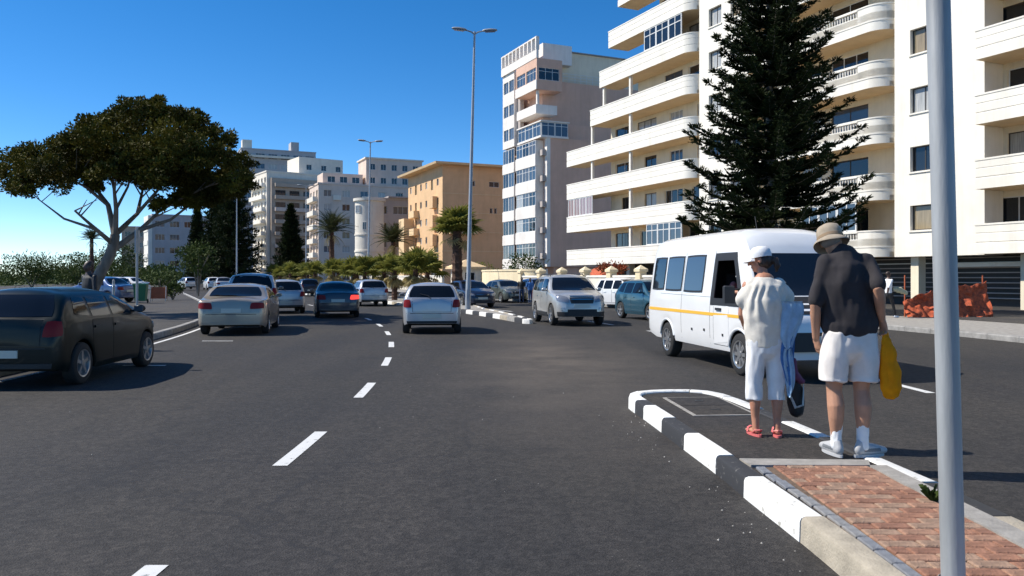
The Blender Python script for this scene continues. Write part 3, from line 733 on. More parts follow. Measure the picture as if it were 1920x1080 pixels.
# top storey box with corner window, and the open balcony below it
zz = H1 + TF
MB().box(-.4, 2.3, 1.0, 6.2, zz - .1, zz + .95).build("balcony_parapet", W_TWHITE, tw)
MB().box(-.2, .05, 1.1, 1.4, zz + .95, zz + TF - .3).build("balcony_post", W_TWHITE, tw)
zt = H1 + TF * 2
block(tw, "wall", W_MAUVE, -.45, 2.8, .7, 6.25, zt - .35, zt + TF * 1.1, {'S': [(.25, 2.9, 1.15, 2.55, dict(nv=2, nh=1, pm=G_DARK, fm=M_FRAME))], 'W': [(.15, 2.5, 1.15, 2.55, dict(nv=2, nh=1, pm=G_BLUE)), (2.8, 5.3, 1.15, 2.55, dict(nv=2, nh=1, pm=G_BLUE))]}, .1)
MB().box(-.56, -.452, .62, 6.3, zt - .35, zt + .7).build("balcony_parapet", W_TWHITE, tw)
block(tw, "wall", W_TWHITE, -.3, .49, 7.15, 10.55, H1 + .003, zt + TF * 1.1, {'W': [(.3 + 1.6*i, 1.7 + 1.6*i, .9 + TF*j, 2.3 + TF*j, dict(pm=G_BLUE, nv=1)) for i in range(2) for j in range(3)]}, .1)
# crown of upright fins
MB().box(-.5, -.2, .7, 10.6, zt + TF*1.1 + .003, zt + TF*1.1 + .95).build("crown_wall", W_TWHITE, tw)
for i in range(10): MB().box(-.52, -.1, .75 + i * 1.06, 1.0 + i * 1.06, zt + TF*1.1 + .95, zt + TF*1.1 + 2.3).build("crown_fin", W_TWHITE, tw)
MB().box(-.52, -.15, .7, 10.6, zt + TF*1.1 + 2.3, zt + TF*1.1 + 2.45).build("crown_beam", W_TWHITE, tw)
# penthouse set back, with its railings
block(tw, "penthouse", W_CREAM, 3.6, 15, 3.5, 10.2, zt + TF*.46, zt + TF * 1.75, {'S': [(7.5, 9.2, 1.6, 2.8, dict(nv=1)), (9.6, 11.1, 1.6, 2.8, dict(nv=1))]})
MB().box(1.2, 5.0, 2.4, 9.6, zt + TF*1.12, zt + TF*1.9).build("lift_house", W_TWHITE, tw)
MB().box(3.4, 15.2, 3.3, 10.4, zt + TF * 1.75 + .003, zt + TF * 1.75 + .14).build("roof_slab", M_ROOF, tw)
rl = MB()
for i in range(14): rl.box(3.2 + i*.8, 3.24 + i*.8, 2.75, 2.79, zt + TF*.45, zt + TF*.45 + 1.05)
for q in (.35, .7, 1.05): rl.box(3.2, 13.7, 2.75, 2.79, zt + TF*.45 + q, zt + TF*.45 + q + .04)
rl.build("roof_railing", M_FRAME, tw)
block(tw, "ground_storey", W_MAUVE, 1.5, DX - .2, .3, 10.2, 0, T0 - .01, roof=False)
for yy in (.6, 4, 7.5, 10): MB().box(.3, .8, yy - .2, yy + .2, 0, T0 - .22).build("column", W_TWHITE, tw)

# ---------------------------------------------------------------- apricot house
yb = thing("apartment_house", "apricot coloured apartment house with a wide hipped roof edge left of the mauve tower", "apartment building", (-9.9, 114, 0), AB)
YF, YN = 2.75, 6
ww = []; wside = []
for k in range(YN):
    for c in range(6):
        if c in (1, 4) : ww.append((1.0 + c * 2.6, 1.9 + c * 2.6, k*YF + .7, k*YF + 2.2, dict(fm=M_DFRAME, nv=1, pm=G_TAN)))
        else: ww.append((1.0 + c * 2.6, 1.8 + c * 2.6, k*YF + 1.1, k*YF + 2.1, dict(fm=M_FRAME, nv=0, pm=random.choice([G_CURT, G_GREY]))))
wside = [(4.2, 5.0, 5*YF + 1.0, 5*YF + 1.8, dict(nv=0)), (7.2, 8.8, 5*YF + 1.0, 5*YF + 1.8, dict(nv=1)), (7.3, 7.75, 4*YF - .2, 4*YF + .7, dict(nv=0)), (8.0, 8.45, 4*YF - .2, 4*YF + .7, dict(nv=0)), (11.5, 12.6, 5*YF + 1.0, 5*YF + 1.8, dict(nv=1))]
block(yb, "wall", W_YELL, 0, 15, 0, 16.5, 0, YF * YN + 1.1, {'W': ww, 'S': wside}, .12)
for k in range(1, YN): MB().box(-.05, 15.05, -.06, -.002, k*YF - .25, k*YF - .1).build("string_course", W_YELB, yb)
for k in range(2, YN - 1, 1):
    MB().box(-.9, -.002, 10.8, 13.2, k*YF - .2, k*YF + .85).build("balcony", W_YELB, yb)
    MB().box(-.75, -.003, 2.2, 3.9, k*YF + .6, k*YF + 2.3).build("oriel", W_YELL, yb)
MB().box(-1.6, -.004, 13.6, 16.4, 0, YF*4 - .2).build("stair_bay", W_YELB, yb)
hz = YF*YN + 1.1
mb = MB(); mb.add([(-1.4, -1.2, hz), (16.2, -1.2, hz), (16.2, 17.7, hz), (-1.4, 17.7, hz), (-1.5, -1.3, hz + .3), (16.3, -1.3, hz + .3), (16.3, 17.8, hz + .3), (-1.5, 17.8, hz + .3), (3.5, 6, hz + 1.3), (11, 6, hz + 1.3), (11, 11, hz + 1.3), (3.5, 11, hz + 1.3)],
             [(0,3,2,1), (0,1,5,4), (1,2,6,5), (2,3,7,6), (3,0,4,7), (4,5,9,8), (5,6,10,9), (6,7,11,10), (7,4,8,11), (8,9,10,11)])
mb.build("roof", W_YELB, yb)
MB().box(12.6, 15.6, 2, 6, hz + .1, hz + 2.3).build("stair_tower", W_YELL, yb); MB().box(12.4, 15.8, 1.8, 6.2, hz + 2.3, hz + 2.6).build("stair_roof", M_ROOF, yb)
MB().box(.8, 5, -1.1, -.06, YF*3 - .5, YF*3 + .4).build("gable_canopy", W_YELB, yb)

# ---------------------------------------------------------------- buildings farther along the bay
def far_block(name, label, loc, D, L_, nf, fh, wm_s, ncol_s, ncol_w, rz=AB, bal=None, seed=1, wall2=None, skip=(), glassopt=None, roofm=None, wh=1.35, ww_=.55, side_bal=None, z0=0, fm=None):
    r = random.Random(seed); b = thing(name, label, "apartment building", loc, rz)
    go = glassopt or [G_DARK, G_GREY, G_BLUE, G_CURT]; S_, W_ = [], []
    for k in range(nf):
        for c in range(ncol_s):
            if (k, c) in skip or r.random() < .06: continue
            cw = D / ncol_s; a = c * cw + cw * (1 - ww_) / 2; S_.append((a, a + cw * ww_, z0 + k*fh + .95, z0 + k*fh + .95 + wh, dict(pm=r.choice(go), nv=r.choice([1, 2]) if cw * ww_ > 1.4 else 1, fm=fm or M_FRAME)))
        for c in range(ncol_w):
            cw = L_ / ncol_w; a = c * cw + cw * .22; W_.append((a, a + cw * .56, z0 + k*fh + .95, z0 + k*fh + .95 + wh, dict(pm=r.choice(go), nv=1, fm=fm or M_FRAME)))
    H = z0 + nf * fh + .5
    block(b, "wall", wm_s, 0, D, 0, L_, 0, H, {'S': S_, 'W': W_}, .18)
    MB().box(-.15, D + .15, -.15, L_ + .15, H + .002, H + .35).build("roof_edge", roofm or wm_s, b)
    if bal:
        for k in range(1, nf): MB().box(-1.0, -.004, L_ * .08, L_ * .92, z0 + k*fh - .12, z0 + k*fh + .9).build("balcony", bal, b)
    if side_bal:
        c0, c1, m = side_bal
        for k in range(1, nf):
            MB().box(D * c0, D * c1, -1.1, -.004, z0 + k*fh - .15, z0 + k*fh + .85).build("balcony", m, b)
    return b, H
# grey house with a rounded white corner
gx = px(692, 520, 135).x
gb, H = far_block("corner_house", "grey house with a rounded white corner bay behind the date palm", (gx, 135, 0), 11, 8, 5, 2.85, W_GREY, 3, 0, seed=5, ww_=.7, glassopt=[G_DARK, G_GREY])
mb = MB(); n = 18; R_ = 2.5
mb.lathe([(R_, 0), (R_, 3), (R_ + .12, 3.02), (R_ + .12, 3.3), (R_, 3.32), (R_, 5.8), (R_ + .12, 5.82), (R_ + .12, 6.1), (R_, 6.12), (R_, 8.6), (R_ + .12, 8.62), (R_ + .12, 8.9), (R_, 8.92), (R_, 14.4), (R_ + .3, 14.45), (R_ + .3, 14.9), (0, 14.9)], 28, 'Z', Matrix.Translation((.5, 1.4, 0)))
mb.build("corner_bay", W_PALE, gb, smooth=True)
for k, (a0, w) in enumerate(((200, 1.1), (235, .7), (205, 1.1))):
    for kk in (0, 1, 4) if k != 1 else (3,):
        a = R(a0); U = Vector((-math.sin(a), math.cos(a), 0)); N = Vector((math.cos(a), math.sin(a), 0))
        window(gb, Vector((.5, 1.4, 0)) + N * (R_ + .02) - U * w/2 * 1, U, N, (0, w, kk*2.85 + 1.0, kk*2.85 + 2.3), 0, 1, 0, M_FRAME, G_GREY)
MB().box(3.2, 11.2, -.6, 5, H + .36, H + .6).build("roof_canopy", W_GREY, gb)
# long pale house with a penthouse
lx = px(597, 520, 165).x
lb, H = far_block("long_house", "long pinkish beige apartment house with a penthouse behind the rounded corner house", (lx, 165, 0), 23, 10, 7, 2.9, W_BEIGE, 6, 3, seed=8, ww_=.42, glassopt=[G_DARK, G_BLUE, G_TAN, G_CURT], bal=W_PALE)
block(lb, "penthouse", W_BEIGE, 10.5, 23, 2, 9, H + .36, H + 6.2, {'S': [(.8 + 2.4*i, 2.0 + 2.4*i, .6 + 2.9*j, 1.9 + 2.9*j, dict(pm=G_DARK)) for i in range(5) for j in range(2)]})
MB().box(10.2, 23.3, 1.7, 9.3, H + 6.203, H + 6.5).build("roof_slab", W_PALE, lb)
block(lb, "penthouse", W_BEIGE, 1.5, 10, 3, 9, H + .36, H + 2.8, {'S': [(1 + 2.6*i, 2.6 + 2.6*i, .5, 1.8, dict(pm=G_DARK)) for i in range(3)]})
for i in range(3): MB().box(3 + 6*i, 4.6 + 6*i, -.5, -.01, H - 3.2, H - 2.2).build("window_box", W_PALE, lb)
# white tower, the shade of its balconied end wall put into the brown colour
vx = px(500, 520, 200).x
vb, H = far_block("white_tower", "white seafront tower with an end wall of balconies coloured brown for its shade behind the dark pines", (vx, 200, 0), 16, 13, 9, 3.05, W_PALE, 0, 5, seed=12, bal=W_WHITE, rz=AB + R(10))
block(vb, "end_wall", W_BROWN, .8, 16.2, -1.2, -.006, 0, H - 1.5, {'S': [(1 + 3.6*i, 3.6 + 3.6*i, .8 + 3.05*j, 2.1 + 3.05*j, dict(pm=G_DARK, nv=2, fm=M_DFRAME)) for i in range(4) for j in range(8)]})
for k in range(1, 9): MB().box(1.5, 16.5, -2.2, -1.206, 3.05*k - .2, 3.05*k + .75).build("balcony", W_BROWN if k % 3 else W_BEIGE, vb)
block(vb, "penthouse", W_PALE, 9, 21, 2, 11, H + .36, H + 4.8, {'S': [(2 + 4*i, 3.4 + 4*i, 1.2, 2.6, dict(pm=G_DARK)) for i in range(3)]})
# tall block at the back
bx = px(452, 520, 260).x
bb, H = far_block("back_tower", "far tall blue grey block with roof huts rising behind the white tower", (bx, 260, 0), 24, 12, 13, 3.3, W_HAZE, 6, 3, seed=21, ww_=.72, wh=1.7, glassopt=[G_BLUE, G_GREY, G_BLUE, G_CURT])
MB().box(.5, 3.5, 1, 5, H + .36, H + 3.2).build("roof_hut", W_PALE, bb); MB().box(16, 18.6, 1, 6, H + .36, H + 3.4).build("roof_hut", W_HAZE, bb); MB().box(-.2, 24.2, -1.3, -.155, H - 2.6, H - 1.9).build("roof_terrace", W_PALE, bb)
# low blocks under the windswept tree, haze put into their wall colours
b1, H = far_block("low_block", "low apartment block hazed blue grey with its sunlit end coloured white under the windswept tree", (px(286, 520, 180).x, 180, 0), 15.5, 7, 5, 3.0, W_HAZE, 5, 2, seed=31, ww_=.66, bal=W_WHITE, rz=AB + R(8))
MB().box(-.9, -.01, .2, 6.6, 0, H).build("sunlit_end", W_WHITE, b1)  # added white box, the sunlight on this end put into its colour
b2, H = far_block("low_block", "small brown grey block left of the blue grey one, half hidden by branches", (px(228, 520, 215).x, 215, 0), 9, 9, 5, 2.9, W_BROWN, 3, 2, seed=33, ww_=.5)
b3, H = far_block("low_block", "pale grey block beside the two dark pines at the end of the road", (px(400, 520, 190).x, 190, 0), 9, 8, 6, 3.0, W_HAZE, 3, 2, seed=35, ww_=.55)

# ---------------------------------------------------------------- garden walls, gatehouse
def off_pt(off, y, z=0): return Vector((g(y) + off, y, z))
gw = thing("garden_wall", "low cream garden wall with square posts and pale infill panels in front of the white block", "garden wall", off_pt(18.0, 44, .13))
o0 = off_pt(18.0, 44, .13)
ys = [44 + 3.0 * i for i in range(7)]
for i, y in enumerate(ys):
    p = off_pt(18.0, y, .13) - o0; p.z = 0; M_ = Matrix.Translation(p) @ Matrix.Rotation(AB, 4, 'Z')
    MB().box(-.24, .24, -.24, .24, 0, 1.75, M_).box(-.3, .3, -.3, .3, 1.752, 1.9, M_).add([M_ @ Vector(v) for v in ((-.3,-.3,1.902), (.3,-.3,1.902), (.3,.3,1.902), (-.3,.3,1.902), (0,0,2.15))], [(0,1,4), (1,2,4), (2,3,4), (3,0,4)]).build("post", W_GARD, gw)
    if i < len(ys) - 1:
        L_ = (off_pt(18.0, ys[i+1]) - off_pt(18.0, y)).length
        MB().box(-.1, .1, .245, L_ - .245, 0, .75, M_).build("wall", W_GARD, gw)
        MB().box(-.06, .06, .25, L_ - .25, .752, 1.42, M_).build("infill_panel", W_PALE, gw)
        MB().box(-.12, .12, .246, L_ - .246, 1.423, 1.55, M_).build("coping", W_WHITE, gw)
cw = thing("curved_wall", "rounded cream yellow garden wall between the gatehouse and the posts", "garden wall", off_pt(19.2, 66, .13), AB)
mb = MB(); arc = [(1.8 * math.sin(a) * -1, 5.4 * math.cos(a)) for a in [PI * i / 16 for i in range(17)]]
loft_plan(mb, arc, [(0, 0), (0, 1.9), (-.06, 1.92), (-.06, 2.05), (.3, 2.05), (.3, 0)]); mb.build("wall", W_GARD, cw, smooth=True, angle=50)
gh = thing("gatehouse", "small white gatehouse with a projecting tiled cap beside the dark bush", "gatehouse", off_pt(18.8, 75, .13), AB)
block(gh, "wall", W_PALE, -1.1, 1.1, -1.1, 1.1, 0, 2.2, {'S': [(.6, 1.6, .9, 1.9, dict(pm=G_DARK))], 'W': [(.6, 1.6, .9, 1.9, dict(pm=G_TAN))]})
mb = MB(); mb.add([(-1.5,-1.5,2.203), (1.5,-1.5,2.203), (1.5,1.5,2.203), (-1.5,1.5,2.203), (-1.5,-1.5,2.4), (1.5,-1.5,2.4), (1.5,1.5,2.4), (-1.5,1.5,2.4), (0,0,3.1)], [(0,3,2,1), (0,1,5,4), (1,2,6,5), (2,3,7,6), (3,0,4,7), (4,5,8), (5,6,8), (6,7,8), (7,4,8)])
mb.build("roof", W_YELB, gh)
fw_ = thing("garden_wall", "pale low garden wall along the pavement below the apricot house", "garden wall", off_pt(18.5, 80, .13), AB)
MB().box(-.12, .12, 0, 40, 0, 1.5).build("wall", W_PALE, fw_); MB().box(-.18, .18, 0, 40, 1.502, 1.62).build("coping", W_WHITE, fw_)
# ---------------------------------------------------------------- vegetation
def branch(mb, p0, p1, r0, r1, sag=0.0, n=7, k=5, wob=.06, r=random):
    p0, p1 = Vector(p0), Vector(p1); L_ = (p1 - p0).length; pts = []; rad = []
    for i in range(k + 1):
        t = i / k; q = p0.lerp(p1, t); q.z += sag * L_ * 4 * t * (1 - t)
        if 0 < i < k: q += Vector((r.uniform(-1, 1), r.uniform(-1, 1), r.uniform(-1, 1))) * wob * L_
        pts.append(q); rad.append(r0 + (r1 - r0) * t)
    mb.tube(pts, rad, n); return pts
def leaf(mb, p, d, up, l, w):
    """one small folded leaf: two triangles"""
    s_ = d.cross(up); 
    if s_.length < 1e-4: s_ = d.orthogonal()
    s_.normalize(); mb.v += [tuple(p), tuple(p + d*l*.5 + s_*w), tuple(p + d*l), tuple(p + d*l*.5 - s_*w)]
    o = len(mb.v) - 4; mb.f += [(o, o+1, o+2), (o, o+2, o+3)]
def rv(r): 
    while True:
        v = Vector((r.uniform(-1,1), r.uniform(-1,1), r.uniform(-1,1)))
        if .05 < v.length < 1: return v
def leaf_blob(mb, c, rad, n, r, l=.16, w=.05, up=.3, shell=.55):
    c = Vector(c)
    for _ in range(n):
        v = rv(r); v = v.normalized() * (shell + (1 - shell) * r.random()) if r.random() < .75 else v
        p = c + Vector((v.x*rad[0], v.y*rad[1], v.z*rad[2]))
        d = (v + rv(r)*.8 + Vector((0, 0, up))).normalized()
        leaf(mb, p, d, rv(r), l * r.uniform(.7, 1.3), w * r.uniform(.7, 1.3))

# --- windswept tree on the left: leaning trunk, flat streaming crown
def photo_tree():
    r = random.Random(5); D = 30.0
    base = px(160, 520, D); base.z = .1
    t = thing("windswept_tree", "big windswept tree with a dark flat streaming crown and pale leaning trunk on the left", "tree", base)
    L = lambda x, y, dy=0: px(x, y, D + dy) * 1 - base
    mb = MB()
    mb.tube([L(150, 596), L(158, 575), L(172, 545), L(188, 512), L(206, 478), L(214, 455), L(216, 440)], [.34, .27, .23, .21, .19, .18, .17], 10)
    limbs = [((216, 442), (203, 385), (170, 340), .13), ((216, 445), (218, 392), (212, 335), .12), ((212, 458), (180, 430), (140, 395), .10), ((216, 440), (258, 400), (270, 345), .11),
             ((210, 470), (262, 432), (300, 395), .13), ((262, 432), (320, 412), (372, 372), .08), ((300, 395), (345, 370), (400, 345), .06), ((203, 385), (160, 350), (120, 330), .07), ((258, 400), (300, 352), (330, 320), .07), ((180, 430), (120, 410), (70, 372), .06), ((218, 392), (240, 350), (250, 310), .06)]
    for a, b, c, q in limbs:
        dy = r.uniform(-1.6, 1.6); mb.tube([L(*a), L(*b, dy*.5), L(*c, dy)], [q, q*.7, q*.35], 7)
        for _ in range(3): e = L(c[0] + r.uniform(-45, 55), c[1] - r.uniform(10, 60), dy + r.uniform(-1, 1)); mb.tube([L(*b, dy*.5).lerp(L(*c, dy), r.uniform(.4, 1)), e], [q*.3, .012], 5)
    mb.build("trunk", M_BARK, t, smooth=True)
    cr = MB()
    # clumps: (x, y, radius in pixels) read off the outline of the crown
    cl = [(285, 192, 26), (258, 206, 30), (225, 222, 34), (190, 240, 36), (155, 258, 36), (115, 275, 40), (70, 295, 42), (25, 318, 42), (305, 225, 34), (335, 215, 30), (365, 218, 26), (390, 245, 28), (415, 262, 26), (430, 290, 30), (448, 318, 30), (455, 342, 24),
          (250, 255, 46), (300, 268, 50), (350, 268, 46), (390, 300, 44), (200, 285, 46), (150, 300, 44), (95, 325, 40), (45, 342, 34), (255, 305, 44), (320, 312, 46), (370, 330, 40), (415, 340, 34), (210, 318, 34), (160, 325, 26), (290, 325, 34),
          (440, 352, 20), (405, 365, 24), (370, 372, 24), (335, 376, 22), (300, 382, 18), (390, 375, 20), (240, 285, 48), (330, 300, 50), (280, 318, 40), (200, 312, 36), (360, 350, 28), (430, 335, 30), (120, 318, 34), (180, 345, 16), (265, 345, 18), (350, 350, 18), (235, 330, 22)]
    for x, y, q in cl:
        q = q * D / 1500
        edge = y < 300
        for kk in range(3 if q > .6 else 2):
            dy = r.uniform(-2.6, 2.6) if q > .55 else r.uniform(-1.2, 1.2)
            c = L(x, y, dy) + Vector((r.uniform(-.15, .15), 0, r.uniform(-.1, .1)))
            for j in range(7):                      # tufts that lean with the wind
                v = rv(r); cc = c + Vector((v.x*q*.8, v.y*q*1.1, v.z*q*.72)); s_ = q * r.uniform(.24, .42)
                leaf_blob(cr, cc, (s_*1.3, s_*1.1, s_*.72), int(120 * q / .8) + 30, r, .125, .034, .2, .3)
    cr.build("crown", L_CYP, t)
photo_tree()

# --- Norfolk pines: whorls of flat sprays
def norfolk(name, label, base, H, rad, zlow, whorls, seed, dens=1.0, rot=0, group=None, blob=.3, spray=.55):
    r = random.Random(seed); t = thing(name, label, "tree", base)
    tr = MB(); tr.tube([(0,0,0), (.03,0,H*.3), (-.02,.02,H*.7), (0,0,H*.985)], [rad*.075, rad*.06, rad*.035, .015], 9); tr.build("trunk", M_BARK, t, smooth=True)
    cr = MB(); br = MB()
    for k in range(whorls):
        f = k / (whorls - 1); z = zlow + (H - zlow) * f ** .93
        rr = rad * (1 - f) ** .80 + .12; nb = 8 if f < .8 else 5
        for j in range(nb):
            a = 2*PI*(j + (k % 2) * .5) / nb + r.uniform(-.3, .3) + rot; L_ = rr * r.uniform(.62, 1.12); u = Vector((math.cos(a), math.sin(a), 0)); s_ = Vector((-u.y, u.x, 0))
            zz = z + r.uniform(-.15, .15); P = [Vector((0,0,zz)) + u * L_ * q + Vector((0,0, (-.16*q + .34*q*q*q) * L_)) for q in (0, .25, .5, .75, 1)]
            br.tube(P, [.035*rad/3.5 + .006, .03*rad/3.5, .02*rad/3.5, .012, .006], 4)
            nsp = max(4, int(L_ / .19 * dens))
            for m in range(nsp):
                q = .14 + .86 * (m + r.random()*.6) / nsp; i = min(3, int(q*4)); p = P[i].lerp(P[i+1], q*4 - i)
                for sg in (-1, 1):
                    l = spray * (1.1 - .55*q) * r.uniform(.7, 1.2) * min(1, .3 + rr/rad)
                    d = (s_*sg*r.uniform(.7, 1) + u*r.uniform(.35, .9) + Vector((0,0,r.uniform(.0, .55)))).normalized()
                    # fuzzy twig: crossed blades
                    e = p + d*l; w = l * .13
                    for ax in (Z, d.cross(Z).normalized()):
                        o = len(cr.v); cr.v += [tuple(p - ax*w*.7), tuple(p + ax*w*.7), tuple(p + d*l*.6 + ax*w), tuple(e), tuple(p + d*l*.6 - ax*w)]; cr.f += [(o, o+1, o+2, o+3, o+4)]
                    for _ in range(2):
                        q2 = r.uniform(.35, 1); leaf(cr, p + d*l*q2, (d + rv(r)*.9).normalized(), rv(r), l*.4, l*.06)
            for q in (.42, .62, .8, .95):
                i = min(3, int(q*4)); p = P[i].lerp(P[i+1], q*4 - i); s0 = blob * (1.15 - .35*q) * r.uniform(.8, 1.25) * min(1, .45 + rr/rad*.6)
                leaf_blob(cr, p + Vector((0, 0, .04)), (s0, s0, s0*.62), int(34*dens), r, blob*.75, blob*.11, .9, .25)
            tip = P[-1]
            for _ in range(4): leaf(cr, tip - u*.1, (u + rv(r)*.6 + Z*.35).normalized(), rv(r), spray*.6, spray*.07)
    br.build("branch_whorls", M_BARK, t); cr.build("foliage", L_PINE, t)
    return t
pb = px(1445, 520, 33); pb.z = .13
norfolk("norfolk_pine", "tall dark pine with tiered branches in front of the white apartment block", pb, 17.6, 3.9, 3.2, 44, 3, 1.6, spray=.50, blob=.19)
for (x, d, H, rad, zl, lab, sd) in ((437, 100, 13.5, 4.4, .8, "broad dark pine at the far left kerb, the largest of the distant pines", 4), (412, 106, 15, 3.0, 1.5, "dark pine standing just left of the broad dark one at the far kerb", 9), (370, 132, 13.0, 1.9, 1.2, "slim hazy pine in front of the blue grey block on the left", 5), (545, 116, 11.6, 2.5, 1.0, "slim dark pine in front of the shade-brown end wall of the white tower", 6)):
    b = px(x, 520, d); b.z = .1
    norfolk("norfolk_pine", lab, b, H, rad, zl, 22, sd, .5, spray=.9 if rad > 2 else .7, blob=.55)

# --- palms
def fan_leaf(m, n=17, L_=.68, pet=.5, r=random):
    mb = MB(); mb.tube([(0,0,0), (0, pet*.5, .02), (0, pet, 0)], [.022, .016, .012], 4)
    for i in range(n):
        a = (i / (n-1) - .5) * R(250); l = L_ * (1 - .22*abs(a)/R(125)) * r.uniform(.9, 1.05); d = Vector((math.sin(a), math.cos(a), 0)); s_ = Vector((d.y, -d.x, 0)); b = Vector((0, pet, 0))
        w = l * .085; tip = b + d*l + Z*(-.22*l); mid = b + d*l*.62
        mb.add([b, mid + s_*w + Z*.0, tip, mid - s_*w + Z*.0, mid + Z*.035], [(0,1,4), (1,2,4), (2,3,4), (3,0,4)])
    return mb.mesh("frond", m)
def feather_leaf(m, L_=2.2, n=15, r=random):
    mb = MB(); P = [Vector((0, L_*q, L_*(.42*q - .62*q*q))) for q in [i/8 for i in range(9)]]
    mb.tube(P, [.03*(1 - i/9) + .006 for i in range(9)], 4)
    for i in range(n):
        q = .16 + .82*i/(n-1); j = min(7, int(q*8)); p = P[j].lerp(P[j+1], q*8 - j); l = L_*.24*math.sin(PI*(.18 + .78*q)) * r.uniform(.9, 1.1)
        for sg in (-1, 1):
            d = Vector((sg, .75, -.28)).normalized(); s_ = Vector((-.5*sg, 1, 0)).normalized() * l*.05
            mb.add([p - s_, p + d*l*.55 - s_*1.2, p + d*l, p + d*l*.55 + s_*1.2, p + s_], [(0,1,2,3,4)])
    return mb.mesh("frond", m)
rp = random.Random(8)
FAN_G = [fan_leaf(L_PALM, r=rp) for _ in range(3)]; FAN_D = [fan_leaf(L_DRY, 12, .5, .5, r=rp) for _ in range(2)]; FEA = [feather_leaf(L_PHX, r=rp) for _ in range(2)]; FEAD = [feather_leaf(L_DRY, 1.6, 11, r=rp)]
def palm(name, label, base, H, cr, kind, seed, nf, nd, trunk_r, group=None, skirt=.25):
    r = random.Random(seed); t = thing(name, label, "palm tree", base, r.uniform(0, 6), group)
    mb = MB(); k = 9; prof = []
    for i in range(k * 3 + 1):
        z = H * i / (k*3); prof.append((trunk_r * (1.25 - .35*i/(k*3)) * (1.10 if i % 3 == 0 else .97), z))
    prof.append((0.01, H + .05)); mb.lathe(prof, 9)
    for i in range(int(H * 14)):                        # old leaf bases
        z = r.uniform(.12, 1) * H; a = r.uniform(0, 2*PI); rr = trunk_r*1.05; u = Vector((math.cos(a), math.sin(a), 0)); s_ = Vector((-u.y, u.x, 0))*.05; p = u*rr*.9 + Z*z
        mb.add([p - s_, p + s_, p + u*.10 + Z*.14 + s_*.4, p + u*.10 + Z*.14 - s_*.4], [(0,1,2,3)])
    mb.build("trunk", M_PBARK, t)
    big, dry = (FAN_G, FAN_D) if kind == 'fan' else (FEA, FEAD)
    unit = 1.15 if kind == 'fan' else 2.2
    for i in range(nf):
        f = (i + .5) / nf; el = R(84 - 84 * f + r.uniform(-9, 9)); az = i * 2.39996 + r.uniform(-.2, .2)
        s_ = cr / unit * r.uniform(.88, 1.08)
        o = link("frond", r.choice(big), t, (0, 0, H - .05 + .12*(1 - f)), rot=(el, r.uniform(-.3, .3), az)); o.scale = (s_, s_, s_)
    for i in range(nd):
        el = R(-18 - 50 * r.random()); az = i * 2.39996 + r.uniform(-.3, .3); s_ = cr / unit * r.uniform(.75, .95) * (1 if kind == 'fan' else 1)
        o = link("frond", r.choice(dry), t, (0, 0, H - .15 - skirt * r.random()), rot=(el, r.uniform(-.4, .4), az)); o.scale = (s_, s_, s_)
    return t
row = []
ordn = ["first", "second", "third", "fourth", "fifth", "sixth", "seventh", "eighth", "ninth", "tenth", "eleventh"]
for i in range(11): row.append((48.6 + 3.6*i + .14*i*i, 6.0, 1.85, 1.4, "low skirted fan palm, %s from the right in the median's right hand row" % ordn[i]))
for i in range(10): row.append((45.5 + 4.2*i + .2*i*i, 4.2, 1.8, 1.3, "low skirted fan palm, %s from the right in the median's left hand row" % ordn[i]))
for i, (y, off, h, c, lb_) in enumerate(row):
    near = y < 62; b = Vector((g(y) + off + .35*math.sin(i*2.3), y, .12))
    palm("fan_palm", lb_, b, h*rp.uniform(.9, 1.08), c*rp.uniform(.92, 1.08), 'fan', 20 + i, 20 if near else 15, 20 if near else 12, .15, "low fan palms in two rows down the median", .35)
b = Vector((px(857, 520, 45).x, 45, .12))
palm("fan_palm", "tallest palm of the median with a thick red brown trunk beside the tall street lamp", b, 4.0, 1.6, 'fan', 50, 34, 5, .27, skirt=.1)
for (x, d, H, c, lab, sd) in ((622, 112, 7.7, 3.6, "date palm with a full drooping crown in front of the long beige house", 60), (737, 118, 6.6, 3.3, "dark date palm between the rounded grey house and the apricot house", 61), (172, 88, 5.6, 1.5, "small dark palm against the sky at the far left", 62)):
    b = px(x, 520, d); b.z = .1
    palm("date_palm", lab, b, H, c, 'phx', sd, 46, 8, .34 if c > 2 else .2)

# --- bushes and small round trees
def bush(name, label, base, rad, H, n, seed, m=L_BUSH, trunk=0, leaf_l=.16, cat="bush", leafw=.05):
    r = random.Random(seed); t = thing(name, label, cat, base)
    mb = MB()
    for _ in range(5):
        a = r.uniform(0, 6.28); mb.tube([(0,0,0), (math.cos(a)*rad*.15, math.sin(a)*rad*.15, trunk + H*.2), (math.cos(a)*rad*.5, math.sin(a)*rad*.5, trunk + H*.6)], [.05 + trunk*.03, .04, .015], 5)
    mb.build("trunk" if trunk else "stems", M_BARK, t)
    cr = MB()
    for i in range(n):
        v = rv(r); c = Vector((v.x*rad*.8, v.y*rad*.8, trunk + H*.5 + v.z*H*.42)); s_ = rad * r.uniform(.18, .36)
        leaf_blob(cr, c, (s_, s_, s_*.8), 46, r, leaf_l, leafw, .3, .4)
    cr.build("crown" if trunk else "foliage", m, t); return t
def at(x, d, z=.13): p = px(x, 520, d); p.z = z; return p
bush("small_tree", "small round dark tree growing in the car park beyond the green bin", at(371, 60), 1.75, 2.9, 44, 71, L_BUSH, 1.4, .2, "tree")
bush("dark_bush", "dark rounded bush beside the orange board on the promenade", at(324, 50), .75, 1.35, 18, 72, L_BUSH, 0, .14)
bush("garden_bush", "leafy dark green bush rising over the curved cream wall", at(980, 74), 2.4, 3.0, 34, 73, L_BUSH, .6, .26)
bush("garden_bush", "green bush left of the small gatehouse under the apricot house", at(905, 82), 2.0, 2.6, 26, 74, L_PALM, .2, .28)
